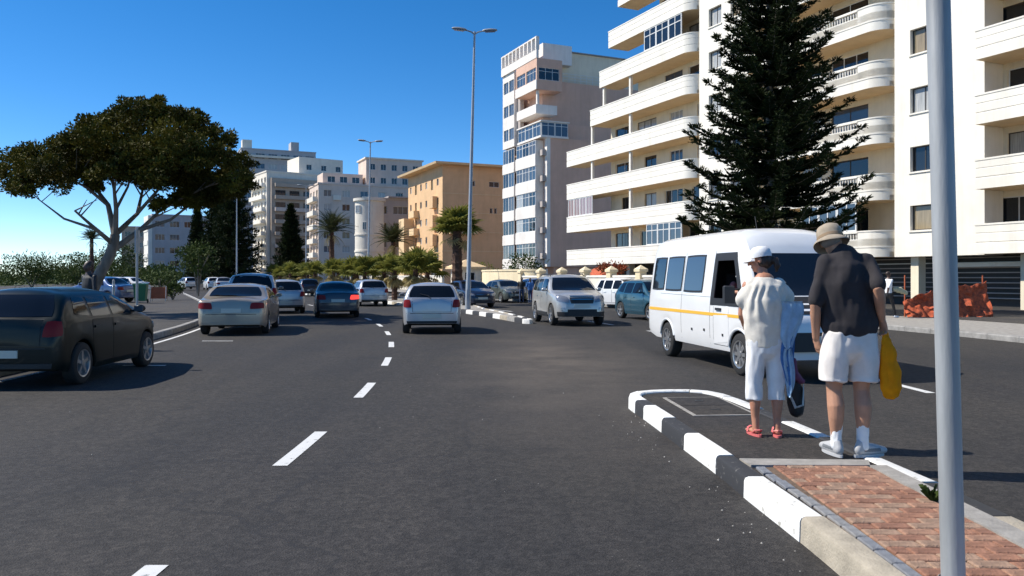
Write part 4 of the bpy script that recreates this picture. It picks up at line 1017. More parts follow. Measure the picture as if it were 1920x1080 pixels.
bush("flowering_bush", "red flowering bush under the lowest white balcony left of the minibus", at(1150, 57), 1.5, .8, 18, 75, L_RED, 1.6, .18)
bush("seaside_bush", "pale green bush behind the parked cars at the far left", at(300, 78), 2.4, 2.2, 18, 77, L_BUSH, 0, .24)
bush("seaside_bush", "grey green bush below the small dark palm at the far left", at(200, 92), 4.2, 3.4, 26, 78, L_BUSH, 0, .34)
for i, (x, d, rad, H, w) in enumerate(((60, 98, 4.2, 4.0, "leftmost"), (150, 96, 3.2, 4.0, "second from the left"), (222, 100, 3.4, 5.6, "just left of the small brown grey block"))):
    bush("seaside_tree", "dull green bushy seaside tree, %s" % w, at(x, d), rad, H, 80, 80 + i, L_BUSH, .4, .34, "tree")
# far-off belt of seaside trees closing the view on the left
r = random.Random(90); mb = MB()
for i in range(90):
    x = r.uniform(-170, 470); d = r.uniform(135, 260); p = px(x, 520, d); h = r.uniform(1.5, 4.5); p.z = h * .45
    leaf_blob(mb, p, (r.uniform(3, 6), r.uniform(3, 6), h * .55), 420, r, .5, .17, .4, .5)
tag(mb.build("tree_belt", L_BUSH), kind='stuff')
# ---------------------------------------------------------------- vehicles
class Car:
    """body lofted from side profile, belt line and plan; details are laid onto it by ray casting.  +Y is forward"""
    def __init__(s, name, label, cat, P, m, loc, rz, group=None):
        s.P = P; s.m = m; s.t = thing(name, label, cat, loc, rz, group)
        L_, W, H = P['L'], P['W'], P['H']; s.L, s.W, s.H = L_, W, H
        top, belt, plan = pchip(P['top']), pchip(P['belt']), pchip(P['plan'])
        y0, y1 = P['top'][0][0], P['top'][-1][0]; wr = P['wr']; axles = P['axles']; sill = P['sill']; AR = wr * 1.13
        ys = set()
        N = P.get('n', 64)
        for i in range(N + 1): ys.add(round(y0 + (y1 - y0) * (.5 - .5*math.cos(PI*i/N)), 4))
        for i in range(N + 1): ys.add(round(y0 + (y1 - y0) * i / N, 4))
        for a in axles:
            for i in range(13): ys.add(round(a + AR*math.cos(PI*i/12), 4))
        for p_ in P['top']: ys.add(round(p_[0], 4))
        ys = sorted(ys); q = [ys[0]]
        for y in ys[1:]:
            if y - q[-1] > .012: q.append(y)
        ys = q; verts, faces = [], []; tum = P.get('tum', .30); rnd = P.get('rnd', .085)
        rows = 0
        for y in ys:
            zt = top(y); zb = min(belt(y), zt - .012); w = plan(y); zs = sill(y) if callable(sill) else sill
            for a in axles:
                if abs(y - a) < AR: zs = max(zs, wr + math.sqrt(max(0, AR*AR - (y-a)**2)) - .0)
            zs = min(zs, zb - .03)
            sec = []
            for f in (0, .12, .3, .5, .7, .88, 1):
                z = zs + (zb - zs)*f; ab = (z - P['sz']) / max(.05, (zb - P['sz'])); bul = 1 - .055*(ab - .55)**2*1.6 - (.02 if f == 0 else 0); sec.append((w*bul, z))
            wb_ = sec[-1][0]; h = zt - zb
            for f in (.12, .35, .6, .82, .94):
                x = wb_ - tum*f*h - rnd * f**7; sec.append((x, zb + h*f*(1 - .0)))
            xe = wb_ - tum*h - rnd
            sec += [(xe - .05*W, zt - .004 + .0), (xe*.6, zt + P.get('crown', .02)*.6), (xe*.3, zt + P.get('crown', .02)*.92), (0, zt + P.get('crown', .02))]
            rows = len(sec)
            verts += [(-x, y, z) for x, z in sec] + [(x, y, z) for x, z in sec]
        for i in range(len(ys) - 1):
            a, b = i*2*rows, (i+1)*2*rows
            for j in range(rows - 1):
                faces.append((a+j, b+j, b+j+1, a+j+1)); faces.append((a+rows+j, a+rows+j+1, b+rows+j+1, b+rows+j))
        for e, rev in ((0, 0), ((len(ys)-1)*2*rows, 1)):
            for j in range(rows - 1): faces.append((e+j, e+j+1, e+rows+j+1, e+rows+j) if not rev else (e+j, e+rows+j, e+rows+j+1, e+j+1))
        bm = bmesh.new(); bv = [bm.verts.new(v) for v in verts]
        for f in faces:
            try: bm.faces.new([bv[i] for i in f])
            except ValueError: pass
        bmesh.ops.remove_doubles(bm, verts=bm.verts, dist=.0008); bmesh.ops.recalc_face_normals(bm, faces=bm.faces)
        s.bvh = BVHTree.FromBMesh(bm)
        for cut in P.get('cut', ()):
            dl = [f for f in bm.faces if cut(f.calc_center_median())]; bmesh.ops.delete(bm, geom=dl, context='FACES')
        me = bpy.data.meshes.new("body"); bm.to_mesh(me); bm.free(); me.materials.append(m); me.shade_smooth(); me.set_sharp_from_angle(angle=R(38))
        s.body = link("body", me, s.t)
        # dark floor and wheel wells
        u = MB(); u.box(-W/2 + .22, W/2 - .22, y0 + .25, y1 - .25, P['sz'] + .03, wr*2.1); u.box(-W/2 + .09, W/2 - .09, axles[0] + AR + .05, axles[1] - AR - .05, P['sz'] + .01, P['sz'] + .16)
        u.box(-W/2 + .16, W/2 - .16, y0 + .12, y0 + .3, P['sz'] + .06, P['sz'] + .3); u.box(-W/2 + .16, W/2 - .16, y1 - .3, y1 - .12, P['sz'] + .06, P['sz'] + .3)
        u.build("underbody", M_UNDER, s.t)
        wm = s.wheel_mesh(wr, P.get('tw', .19), P.get('spokes', 5))
        for a in axles:
            for sg in (-1, 1):
                w = link("wheel", wm[0], s.t, (sg*(W/2 - P.get('tw', .19)/2 - .015), a, wr), rot=(0, 0, 0 if sg > 0 else PI)); link("rim", wm[1], w)
    _w = {}
    def wheel_mesh(s, r, tw, sp, rim=None):
        key = (round(r, 3), tw, sp)
        if key in Car._w: return Car._w[key]
        t = MB(); h = tw/2
        t.lathe([(r*.62, -h), (r*.9, -h), (r*.97, -h*.85), (r, -h*.55), (r, h*.55), (r*.97, h*.85), (r*.9, h), (r*.66, h*1.02), (r*.62, h*.8)], 28, 'X', closed=True)
        m = MB(); m.lathe([(r*.635, h*.9), (r*.66, h*1.03), (r*.60, h*.97), (r*.56, h*.45), (r*.18, h*.3), (.001, h*.3)], 24, 'X')
        for i in range(sp):
            M_ = Matrix.Rotation(2*PI*i/sp, 4, 'X'); m.box(h*.25, h*.86, -r*.085, r*.085, 0, r*.60, M_)
        m.lathe([(r*.16, h*.3), (r*.16, h*.95), (.001, h*.98)], 12, 'X')
        Car._w[key] = (t.mesh("tyre", M_TYRE, True), m.mesh("rim", M_RIM, True)); return Car._w[key]
    def hit(s, view, u, v):
        if view == 'rear': o, d = Vector((u, -s.L, v)), Vector((0, 1, 0))
        elif view == 'front': o, d = Vector((u, s.L, v)), Vector((0, -1, 0))
        elif view == 'right': o, d = Vector((s.W*2, u, v)), Vector((-1, 0, 0))
        elif view == 'left': o, d = Vector((-s.W*2, u, v)), Vector((1, 0, 0))
        else: o, d = Vector((u, v, s.H*2)), Vector((0, 0, -1))
        h = s.bvh.ray_cast(o, d)
        if h[0] is None: return None
        n = h[1]
        if n.dot(d) > 0: n = -n
        return h[0], n
    def patch(s, view, c, m, name, off=.006, n=(8, 5), parent=None, rim=.012, lab=None, rd=0.0):
        """c: four corners (bottom left, bottom right, top right, top left) in the view plane"""
        A, B, C_, D = [Vector(p) for p in c]; nu, nv = n; g_ = {}; mb = MB()
        for i in range(nu + 1):
            for j in range(nv + 1):
                a_, b_ = 2*i/nu - 1, 2*j/nv - 1; a_, b_ = a_*math.sqrt(1 - rd*b_*b_), b_*math.sqrt(1 - rd*a_*a_)
                p = A.lerp(B, (a_+1)/2).lerp(D.lerp(C_, (a_+1)/2), (b_+1)/2); h = s.hit(view, p.x, p.y)
                if h: g_[i, j] = h
        if len(g_) < (nu+1)*(nv+1) * .5: return None
        idx = {}
        for k, (p, nn) in g_.items(): idx[k] = len(mb.v); mb.v.append(tuple(p + nn*off))
        lo = {}
        for k, (p, nn) in g_.items():
            if k[0] in (0, nu) or k[1] in (0, nv): lo[k] = len(mb.v); mb.v.append(tuple(p - nn*rim))
        for i in range(nu):
            for j in range(nv):
                q = [(i,j), (i+1,j), (i+1,j+1), (i,j+1)]
                if all(k in idx for k in q): mb.f.append(tuple(idx[k] for k in q))
        edge = [((i,0),(i+1,0)) for i in range(nu)] + [((i+1,nv),(i,nv)) for i in range(nu)] + [((nu,j),(nu,j+1)) for j in range(nv)] + [((0,j+1),(0,j)) for j in range(nv)]
        for a, b in edge:
            if a in lo and b in lo: mb.f.append((idx[a], lo[a], lo[b], idx[b]))
        o = mb.build(name, m, parent or s.t, smooth=True, angle=60)
        if lab: o['label'] = lab
        return o
    def both(s, c, m, name, **k):
        r_ = []
        for v in ('right', 'left'): r_.append(s.patch(v, c, m, name, **k))
        return r_
    def pair(s, view, c, m, name, **k):        # mirrored left/right in the rear or front view
        a = s.patch(view, c, m, name, **k); c2 = [(-p[0], p[1]) for p in (c[1], c[0], c[3], c[2])]; b = s.patch(view, c2, k.pop('m2', m), name, **k); return a, b
    def mirror(s, y, z, m=None, size=(.19, .10, .13)):
        for sg in (-1, 1):
            h = s.hit('right', y, z - .05)
            x = h[0].x if h else s.W/2
            b = MB(); b.ellipsoid((sg*(x + size[0]*.55), y, z), (size[0]*.5, size[1]*.55, size[2]*.5), 10, 6); b.tube([(sg*(x - .02), y, z - size[2]*.35), (sg*(x + size[0]*.4), y, z - .01)], .022, 5)
            o = b.build("wing_mirror", m or s.m, s.t, smooth=True)
            MB().box(sg*(x + size[0]*.55) - size[0]*.38, sg*(x + size[0]*.55) + size[0]*.38, y - size[1]*.60, y - size[1]*.5, z - size[2]*.34, z + size[2]*.34).build("mirror_glass", G_GREY, o)
def common(c, sidewins, doors, handles, belt_z):
    for w in sidewins: c.both(w, G_CAR, "side_window", off=.005, n=(8, 8), rd=.05)
    for d in doors:
        y0, y1, z0, z1 = d
        for v in ('right', 'left'):
            c.patch(v, [(y0 - .012, z0 - .012), (y1 + .012, z0 - .012), (y1 + .012, z1), (y0 - .012, z1)], M_BLK, "door_gap", off=.0015, n=(10, 6), rim=.004)
            o = c.patch(v, [(y0, z0), (y1, z0), (y1, z1), (y0, z1)], c.m, "door", off=.004, n=(10, 6), rim=.01)
            if o: c.patch(v, [(y0 + .04, z1 - .13), (y0 + .22, z1 - .13), (y0 + .22, z1 - .095), (y0 + .04, z1 - .095)], c.m, "handle", off=.025, n=(3, 1), parent=o)
def sedan(name, label, m, loc, rz, H=1.40, L=4.4, W=1.76, detail=2, lit=False, group=None, kind='sedan', plate_col=None, tailm=None):
    s = L / 4.4
    if kind == 'sedan':
        top = [(-2.20, .60), (-2.185, .74), (-2.14, .915), (-2.02, .955), (-1.55, .985), (-1.42, 1.02), (-.82, H - .04), (-.45, H - .008), (0, H), (.35, H - .03), (.6, H - .09), (1.22, .97), (1.35, .935), (1.95, .80), (2.12, .70), (2.17, .62), (2.20, .50)]
        ws = (.62, 1.2); rw = (-1.40, -.84)
    elif kind == 'hatch':
        top = [(-1.88, .62), (-1.87, .80), (-1.84, .92), (-1.78, .985), (-1.50, H - .09), (-1.35, H - .03), (-1.0, H - .006), (-.3, H), (.1, H - .03), (.34, H - .10), (1.02, .99), (1.15, .955), (1.68, .82), (1.84, .70), (1.875, .60), (1.89, .5)]
        ws = (.36, 1.0); rw = (-1.77, -1.5)
    else:
        top = [(-2.15, .68), (-2.14, .95), (-2.10, 1.06), (-2.02, 1.13), (-1.80, H - .10), (-1.65, H - .03), (-1.2, H), (-.3, H + .01), (.1, H - .02), (.36, H - .10), (1.05, 1.13), (1.2, 1.09), (1.85, .98), (2.05, .88), (2.11, .74), (2.13, .6)]
        ws = (.38, 1.02); rw = (-2.02, -1.8)
    top = [(y*s, z) for y, z in top]; y0, y1 = top[0][0], top[-1][0]; hw = W/2
    bz = {'sedan': .93, 'hatch': .94, 'suv': 1.06}[kind]
    belt = [(y0, .60), (y0 + .12, bz - .03), (y0 + .5, bz), (0, bz - .02), (y1 - 1.1, bz - .045), (y1 - .25, .74 if kind != 'suv' else .86), (y1, .5)]
    plan = [(y0, hw*.80), (y0 + .05, hw*.88), (y0 + .18, hw*.95), (y0 + .6, hw*.985), (0, hw), (y1 - .7, hw*.985), (y1 - .3, hw*.93), (y1 - .1, hw*.80), (y1, hw*.62)]
    wr = .305 if kind != 'suv' else .345; sz = .20 if kind != 'suv' else .26
    ax = {'sedan': (-1.32*s, 1.33*s), 'hatch': (-1.22*s, 1.20*s), 'suv': (-1.30*s, 1.28*s)}[kind]
    sill = lambda y: sz + max(0, (y0 + .35 - y))*.25 + max(0, (y - y1 + .35))*.15
    c = Car(name, label, "car", dict(L=L, W=W, H=H, top=top, belt=belt, plan=plan, wr=wr, axles=ax, sill=sill, sz=sz, tum=.40 if kind != 'suv' else .27, rnd=.085, crown=.045), m, loc, rz, group)
    # glass
    wsb, wst = (ws[1]*s, ws[0]*s); zt, zw = H - .105, bz + .085
    c.patch('front', [(-hw*.86, zw - .02), (hw*.86, zw - .02), (hw*.66, zt + .05), (-hw*.66, zt + .05)], G_CAR, "windscreen", off=.005, n=(14, 8), rd=.06)
    rz0 = {'sedan': 1.03, 'hatch': 1.0, 'suv': 1.15}[kind]
    c.patch('rear', [(-hw*.80, rz0), (hw*.80, rz0), (hw*.64, H - .055), (-hw*.64, H - .055)], G_CAR, "rear_window", off=.005, n=(14, 8), rd=.10)
    zb2, zt2 = bz + .03, H - .10
    if kind == 'sedan': wins = [[(-1.05*s, zb2), (-.28*s, zb2), (-.28*s, zt2), (-.80*s, zt2)], [(-.20*s, zb2), (.86*s, zb2), (.40*s, zt2), (-.20*s, zt2)]]; doors = [(-1.0*s, -.25*s, .30, bz - .01), (-.23*s, .86*s, .30, bz - .01)]
    elif kind == 'hatch': wins = [[(-1.42*s, zb2 + .05), (-.98*s, zb2 + .01), (-.98*s, zt2), (-1.30*s, zt2)], [(-.90*s, zb2), (-.28*s, zb2), (-.28*s, zt2), (-.90*s, zt2)], [(-.20*s, zb2), (.70*s, zb2), (.26*s, zt2), (-.20*s, zt2)]]; doors = [(-.92*s, -.25*s, .30, bz - .01), (-.23*s, .74*s, .30, bz - .01)]
    else: wins = [[(-1.72*s, zb2 + .03), (-1.08*s, zb2), (-1.08*s, zt2), (-1.62*s, zt2)], [(-1.0*s, zb2), (-.28*s, zb2), (-.28*s, zt2), (-1.0*s, zt2)], [(-.20*s, zb2), (.74*s, zb2), (.34*s, zt2), (-.20*s, zt2)]]; doors = [(-.98*s, -.25*s, .36, bz - .01), (-.23*s, .80*s, .36, bz - .01)]
    common(c, wins, doors, None, bz)
    # rear: lamps, boot gap, plate, bumper
    tm = tailm or M_TAIL
    if kind == 'sedan': tl = [(hw*.52, .70), (hw*.93, .72), (hw*.91, .875), (hw*.56, .875)]
    elif kind == 'hatch': tl = [(hw*.66, .72), (hw*.93, .73), (hw*.91, .94), (hw*.72, .94)]
    else: tl = [(hw*.74, .80), (hw*.95, .80), (hw*.90, 1.18), (hw*.76, 1.18)]
    a = c.patch('rear', tl, M_BRAKE if lit else tm, "tail_lamp", off=.014, n=(6, 6), rd=.16, lab="glowing red brake lamp" if lit else None)
    c.patch('rear', [(-p[0], p[1]) for p in (tl[1], tl[0], tl[3], tl[2])], tm, "tail_lamp", off=.014, n=(6, 6), rd=.16)
    lowz = .36 if kind != 'suv' else .42
    c.patch('rear', [(-hw*.84, lowz + .20), (hw*.84, lowz + .20), (hw*.84, lowz + .215), (-hw*.84, lowz + .215)], M_BLK, "bumper_gap", off=.003, n=(12, 1), rim=.004)
    c.patch('rear', [(-hw*.80, sz + .06), (hw*.80, sz + .06), (hw*.82, lowz + .0), (-hw*.82, lowz + .0)], M_BLK if kind != 'sedan' else m, "rear_bumper", off=.02, n=(12, 3))
    if kind != 'sedan':
        c.patch('rear', [(-hw*.64, lowz + .24), (hw*.64, lowz + .24), (hw*.66, rz0 - .03), (-hw*.66, rz0 - .03)], M_BLK, "tailgate_gap", off=.0015, n=(10, 5), rim=.004)
        tg = c.patch('rear', [(-hw*.625, lowz + .25), (hw*.625, lowz + .25), (hw*.645, rz0 - .04), (-hw*.645, rz0 - .04)], m, "tailgate", off=.006, n=(10, 5))
    else:
        c.patch('rear', [(-hw*.51, .62), (hw*.51, .62), (hw*.545, .90), (-hw*.545, .90)], m, "boot_lid", off=.012, n=(10, 4))
    c.patch('rear', [(-.25, lowz + .25 if kind == 'sedan' else lowz + .08), (.25, lowz + .25 if kind == 'sedan' else lowz + .08), (.25, lowz + .36 if kind == 'sedan' else lowz + .185), (-.25, lowz + .36 if kind == 'sedan' else lowz + .185)], M_PLATE, "number_plate", off=.026, n=(4, 1), rim=.02)
    if kind != 'sedan':
        MB().tube([(-.02, y0 + .0, rz0 - .05), (-.1, y0 - .012 + .07, rz0 + .05), (-.32, y0 + .12, rz0 + .10)], .009, 5).build("rear_wiper", M_BLK, c.t)
    # front
    hz0, hz1 = (.59, .75) if kind != 'suv' else (.74, .97)
    c.pair('front', [(hw*.46, hz0), (hw*.90, hz0 + .06), (hw*.90, hz1 + .03), (hw*.52, hz1 - .04)], M_HEAD, "headlight", off=.012, n=(6, 6), rd=.18)
    c.patch('front', [(-hw*.42, hz0 - .02), (hw*.42, hz0 - .02), (hw*.46, hz1 - .06), (-hw*.46, hz1 - .06)], M_BLK, "grille", off=.01, n=(8, 5), rd=.06)
    c.patch('front', [(-hw*.40, (hz0 + hz1)/2 - .015), (hw*.40, (hz0 + hz1)/2 - .015), (hw*.40, (hz0 + hz1)/2 + .01), (-hw*.40, (hz0 + hz1)/2 + .01)], M_CHROME, "grille_bar", off=.022, n=(8, 1))
    c.patch('front', [(-hw*.55, sz + .08), (hw*.55, sz + .08), (hw*.55, hz0 - .20), (-hw*.55, hz0 - .20)], M_BLK, "air_intake", off=.012, n=(8, 3))
    c.patch('front', [(-.25, hz0 - .15), (.25, hz0 - .15), (.25, hz0 - .04), (-.25, hz0 - .04)], M_PLATE, "number_plate", off=.03, n=(4, 1), rim=.03)
    if kind == 'suv':
        c.patch('front', [(-hw*.86, sz + .06), (hw*.86, sz + .06), (hw*.88, .46), (-hw*.88, .46)], M_BLK, "front_bumper", off=.02, n=(12, 3))
        c.pair('front', [(hw*.62, .48), (hw*.78, .50), (hw*.78, .60), (hw*.62, .60)], M_HEAD, "fog_lamp", off=.014, n=(4, 4), rd=.3)
        c.patch('front', [(-hw*.44, hz1 - .035), (hw*.44, hz1 - .035), (hw*.44, hz1 - .01), (-hw*.44, hz1 - .01)], M_CHROME, "grille_bar", off=.02, n=(8, 1))
    c.mirror(.78*s if kind == 'sedan' else .68*s, bz + .09)
    if kind == 'suv':
        for v in ('right', 'left'): c.patch(v, [(ax[0] + .42, sz + .02), (ax[1] - .42, sz + .02), (ax[1] - .42, sz + .16), (ax[0] + .42, sz + .16)], M_BLK, "side_cladding", off=.015, n=(8, 2))
        for sg in (-1, 1): MB().tube([(sg*hw*.66, -1.45*s, H - .0), (sg*hw*.66, -1.35*s, H + .05), (sg*hw*.66, -.1*s, H + .055), (sg*hw*.66, .02*s, H)], .018, 6).build("roof_rail", M_BLK, c.t)
    return c
def head_rz(dx, dy): return math.atan2(-dx, dy)
# near and parked on the left
c = sedan("parked_car", "very dark green car parked nearest on the left, cut by the frame in the photo", P_GREEN, (-7.12, 12.75, 0), R(3), 1.36, 4.2, 1.70, kind='hatch')
c = sedan("parked_car", "champagne tan sedan parked at the left kerb with both tail lamps toward the camera", P_TAN, (-7.85, 23.3, 0), R(11), 1.34, 4.35, 1.80)
c = sedan("parked_car", "pale silver off-roader parked directly in front of the tan sedan", P_SILV, (-9.55, 29.6, 0), R(16), 1.66, 4.5, 1.78, kind='suv')
c = sedan("parked_car", "small silver hatchback at the kerb beyond the pale off-roader", P_SILV, (-10.2, 35.6, 0), R(21), 1.42, 3.9, 1.66, kind='hatch')
c = sedan("parked_car", "white hatchback parked far along the left kerb, last of the kerbside cars", P_WHITE, (-13.6, 43.0, 0), R(25), 1.42, 3.9, 1.66, kind='hatch')
# driving away
c = sedan("moving_car", "silver hatchback driving away just left of the tall street lamp", P_SILV, (-2.35, 23.4, 0), R(6), 1.37, 3.8, 1.64, kind='hatch')
c = sedan("moving_car", "dark grey sedan with its right brake lamp lit", P_DKGREY, (-7.15, 32.4, 0), R(15), 1.36, 4.3, 1.70, lit=True)
c = sedan("moving_car", "silver car just right of the dark sedan with the lit brake lamp", P_SILV, (-8.0, 44.3, 0), R(22), 1.40, 4.2, 1.64, kind='hatch')
c = sedan("moving_car", "small dark car far down the road left of the dark sedan", P_NAVY, (-17.2, 67, 0), R(24.4), 1.4, 4.2, 1.65, kind='hatch')
# oncoming and parked on the right
c = sedan("moving_car", "warm silver off-roader driving toward the camera past the median nose", P_BEIGE, (1.86, 27.1, 0), PI + R(11), 1.60, 3.9, 1.74, kind='suv')
c = sedan("moving_car", "dark blue sedan approaching right behind the tall street lamp", P_NAVY, (-2.3, 42.2, 0), PI + R(23), 1.38, 4.3, 1.70)
c = sedan("parked_car", "grey green sedan parked beyond the dark blue sedan", P_OLIVE, (-.5, 50.5, 0), PI + R(25), 1.38, 4.3, 1.70)
c = sedan("parked_car", "mid blue hatchback parked left of the oncoming warm silver off-roader", P_BLUE, (1.75, 53.5, 0), PI + R(24), 1.45, 4.0, 1.68, kind='hatch')
c = sedan("parked_car", "white hatchback parked before the garden wall right of the warm silver off-roader", P_WHITE, (5.75, 40.4, 0), PI + R(40), 1.50, 3.9, 1.68, kind='hatch')
c = sedan("moving_car", "teal blue hatchback half hidden by the rear of the white minibus", P_TEAL, (5.25, 29.6, 0), PI + R(20), 1.44, 4.0, 1.68, kind='hatch')
c = sedan("parked_car", "dark hatchback parked at the garden wall behind the white hatchback", P_OLIVE, (3.4, 46.6, 0), PI + R(26), 1.44, 4.0, 1.68, kind='hatch')
# car park on the sea side
for i, (x, d, m, lab, a) in enumerate(((192, 46, P_BLUE, "blue car in the car park behind the dark green car", 70), (205, 74, P_WHITE, "white car in the seaside car park, left of a pair", 80), (238, 76, P_WHITE, "white car in the seaside car park, right of a pair", 75), (398, 92, P_WHITE, "white car far along the left verge below the broad dark pine", 30), (418, 84, P_SILV, "silver car far along the left verge below the broad dark pine", 25), (352, 96, P_SILV, "silver car far off in front of the hazy pine", 40), (455, 97, P_WHITE, "pale car just over the roof of the parked off-roader, far off", 28))):
    b = px(x, 520, d); b.z = .13; sedan("parked_car", lab, m, b, R(a), 1.42, 4.1, 1.68, kind='hatch' if i % 2 else 'sedan')

# ---------------------------------------------------------------- white minibus
def minibus():
    H, W, L = 2.34, 1.90, 5.6; hw = W/2
    top = [(-2.80, .75), (-2.79, 1.6), (-2.76, 2.05), (-2.68, 2.26), (-2.5, 2.33), (-1.5, 2.345), (.6, 2.35), (1.02, 2.335), (1.32, 2.25), (1.52, 2.07), (1.60, 1.95), (1.98, 1.28), (2.10, 1.20), (2.42, 1.06), (2.54, .95), (2.59, .8), (2.60, .6)]
    belt = [(-2.8, .75), (-2.7, 1.15), (-2, 1.22), (1.5, 1.18), (1.9, 1.12), (2.4, .96), (2.6, .6)]
    plan = [(-2.80, hw*.90), (-2.76, hw*.95), (-2.6, hw*.985), (0, hw), (1.6, hw*.99), (2.1, hw*.95), (2.4, hw*.88), (2.54, hw*.78), (2.60, hw*.66)]
    cut = lambda p: p.x > .3 and .55 < p.y < 1.60 - (p.z - 1.16)*.54 and 1.15 < p.z < 1.89
    c = Car("minibus", "white minibus with a yellow side stripe stopped behind the two pedestrians", "minibus", dict(L=L, W=W, H=H, top=top, belt=belt, plan=plan, wr=.335, axles=(-1.62, 1.55), sill=lambda y: .34 + max(0, (-2.3 - y))*.2, sz=.34, tum=.13, rnd=.10, tw=.21, spokes=8, crown=.03, n=90, cut=(cut,)), P_WHITE, (4.24, 14.3, 0), PI + R(9.6))
    for (a, b, z0) in ((-2.50, -1.86, 1.33), (-1.72, -.92, 1.32), (-.76, .06, 1.31)):
        for v in ('right', 'left'):
            f = c.patch(v, [(a - .035, z0 - .035), (b + .035, z0 - .035), (b + .035, 1.955), (a - .035, 1.955)], M_BLK, "window_seal", off=.006, n=(10, 10), rd=.05)
            c.patch(v, [(a, z0), (b, z0), (b, 1.92), (a, 1.92)], G_BLUE if a > -1.8 else G_DARK, "side_window", off=.010, n=(10, 10), rd=.05)
    for v in ('right', 'left'):
        c.patch(v, [(.60, .42), (1.14, .42), (1.14, 1.06), (.60, 1.06)], M_BLK, "door_gap", off=.0015, n=(12, 6), rim=.004)
        d = c.patch(v, [(.615, .435), (1.19, .50), (1.19, 1.13), (.615, 1.145)], P_WHITE, "door", off=.004, n=(8, 6))
        c.patch(v, [(.72, 1.0), (.92, 1.0), (.92, 1.04), (.72, 1.04)], M_BLK, "handle", off=.03, n=(3, 1), parent=d)
        if v == 'left':
            c.patch(v, [(.50, 1.12), (1.68, 1.12), (1.25, 1.93), (.50, 1.93)], M_BLK, "window_seal", off=.005, n=(12, 8))
            c.patch(v, [(.56, 1.17), (1.58, 1.17), (1.20, 1.88), (.56, 1.88)], G_DARK, "door_window", off=.009, n=(12, 8))
        else:                                    # the driver's window is wound down: only its seal
            for q in ([(.47, 1.08), (1.72, 1.08), (1.66, 1.20), (.47, 1.20)], [(.47, 1.20), (.60, 1.20), (.60, 1.83), (.47, 1.83)], [(.47, 1.83), (1.32, 1.83), (1.26, 1.96), (.47, 1.96)], [(1.54, 1.20), (1.66, 1.20), (1.32, 1.83), (1.20, 1.83)]):
                c.patch(v, q, M_BLK, "window_seal", off=.007, n=(8, 4))
        c.patch(v, [(-2.72, .885), (2.12, .905), (2.12, .955), (-2.72, .945)], M_STRIPE, "stripe", off=.004, n=(40, 1), rim=.004)
        c.patch(v, [(-2.0, 1.23), (.5, 1.21), (.5, 1.217), (-2.0, 1.237)], M_SEAM, "panel_crease", off=.002, n=(20, 1), rim=.003)
        for yy in (-.86, .45): c.patch(v, [(yy, .42), (yy + .012, .42), (yy + .012, 2.0), (yy, 2.0)], M_SEAM, "panel_gap", off=.0015, n=(1, 12), rim=.003)
        for (yy, zz) in ((.2, .62), (-.35, .60), (.95, .58)): c.patch(v, [(yy, zz), (yy + .05, zz), (yy + .05, zz + .04), (yy, zz + .04)], M_BLK, "side_marker", off=.012, n=(1, 1))
        c.patch(v, [(1.98, .80), (2.06, .80), (2.06, .87), (1.98, .87)], M_AMBER, "side_marker", off=.012, n=(1, 1))
        for a_ in (-1.62, 1.55):
            pts_ = [];
            for i in range(13):
                th = PI * i / 12; h = c.hit(v, a_ + .40*math.cos(th), .335 + .40*math.sin(th))
                if h: pts_.append(h[0] + h[1]*.004)
            if len(pts_) > 3: MB().tube(pts_, .022, 6).build("arch_trim", P_WHITE, c.t, smooth=True)
    c.patch('front', [(-hw*.86, 1.27), (hw*.86, 1.27), (hw*.80, 1.93), (-hw*.80, 1.93)], G_DARK, "windscreen", off=.007, n=(14, 10))
    c.patch('front', [(-hw*.86, 1.16), (hw*.86, 1.16), (hw*.86, 1.25), (-hw*.86, 1.25)], M_BLK, "scuttle", off=.006, n=(12, 2))
    for i in range(2):
        z = 1.0 + i*.085; c.patch('front', [(-hw*.5, z), (hw*.5, z), (hw*.5, z + .045), (-hw*.5, z + .045)], M_BLK, "grille_slot", off=.01, n=(10, 1))
    c.pair('front', [(hw*.50, .84), (hw*.80, .86), (hw*.78, 1.03), (hw*.54, 1.03)], M_HEAD, "headlight", off=.012, n=(6, 6), rd=.18)
    c.patch('front', [(-hw*.78, .46), (hw*.78, .46), (hw*.80, .74), (-hw*.80, .74)], M_BLK, "front_bumper", off=.05, n=(12, 3), rim=.05)
    c.patch('front', [(-.26, .58), (.26, .58), (.26, .69), (-.26, .69)], M_PLATE, "number_plate", off=.07, n=(4, 1), rim=.02)
    c.patch('rear', [(-hw*.7, 1.32), (hw*.7, 1.32), (hw*.68, 1.95), (-hw*.68, 1.95)], G_DARK, "rear_window", off=.006, n=(8, 5))
    c.pair('rear', [(hw*.80, .85), (hw*.93, .85), (hw*.93, 1.2), (hw*.80, 1.2)], M_TAIL, "tail_lamp", off=.01, n=(3, 4))
    for sg in (-1, 1):
        b = MB(); b.bevbox(sg*1.10 - .085, sg*1.10 + .085, 1.50, 1.58, 1.14, 1.42, .02); b.tube([(sg*.92, 1.56, 1.18), (sg*1.08, 1.55, 1.20)], .02, 5); b.tube([(sg*.90, 1.52, 1.36), (sg*1.08, 1.55, 1.36)], .015, 5)
        b.build("wing_mirror", M_BLK, c.t)
    MB().tube([(0, .3, 2.37), (0, .22, 2.62)], .006, 5).build("aerial", M_BLK, c.t)
    c.patch('left', [(-2.1, .24), (-1.9, .24), (-1.9, .33), (-2.1, .33)], M_BLK, "mud_flap", off=.01, n=(1, 1))
    MB().box(-.76, .76, .18, .22, .5, 2.0).build("cab_dark_sheet", M_UNDER, c.t); MB().box(-.80, -.76, .22, 1.5, .6, 1.9).build("cab_dark_side", M_UNDER, c.t)  # black sheets added so the open cab stays dark inside
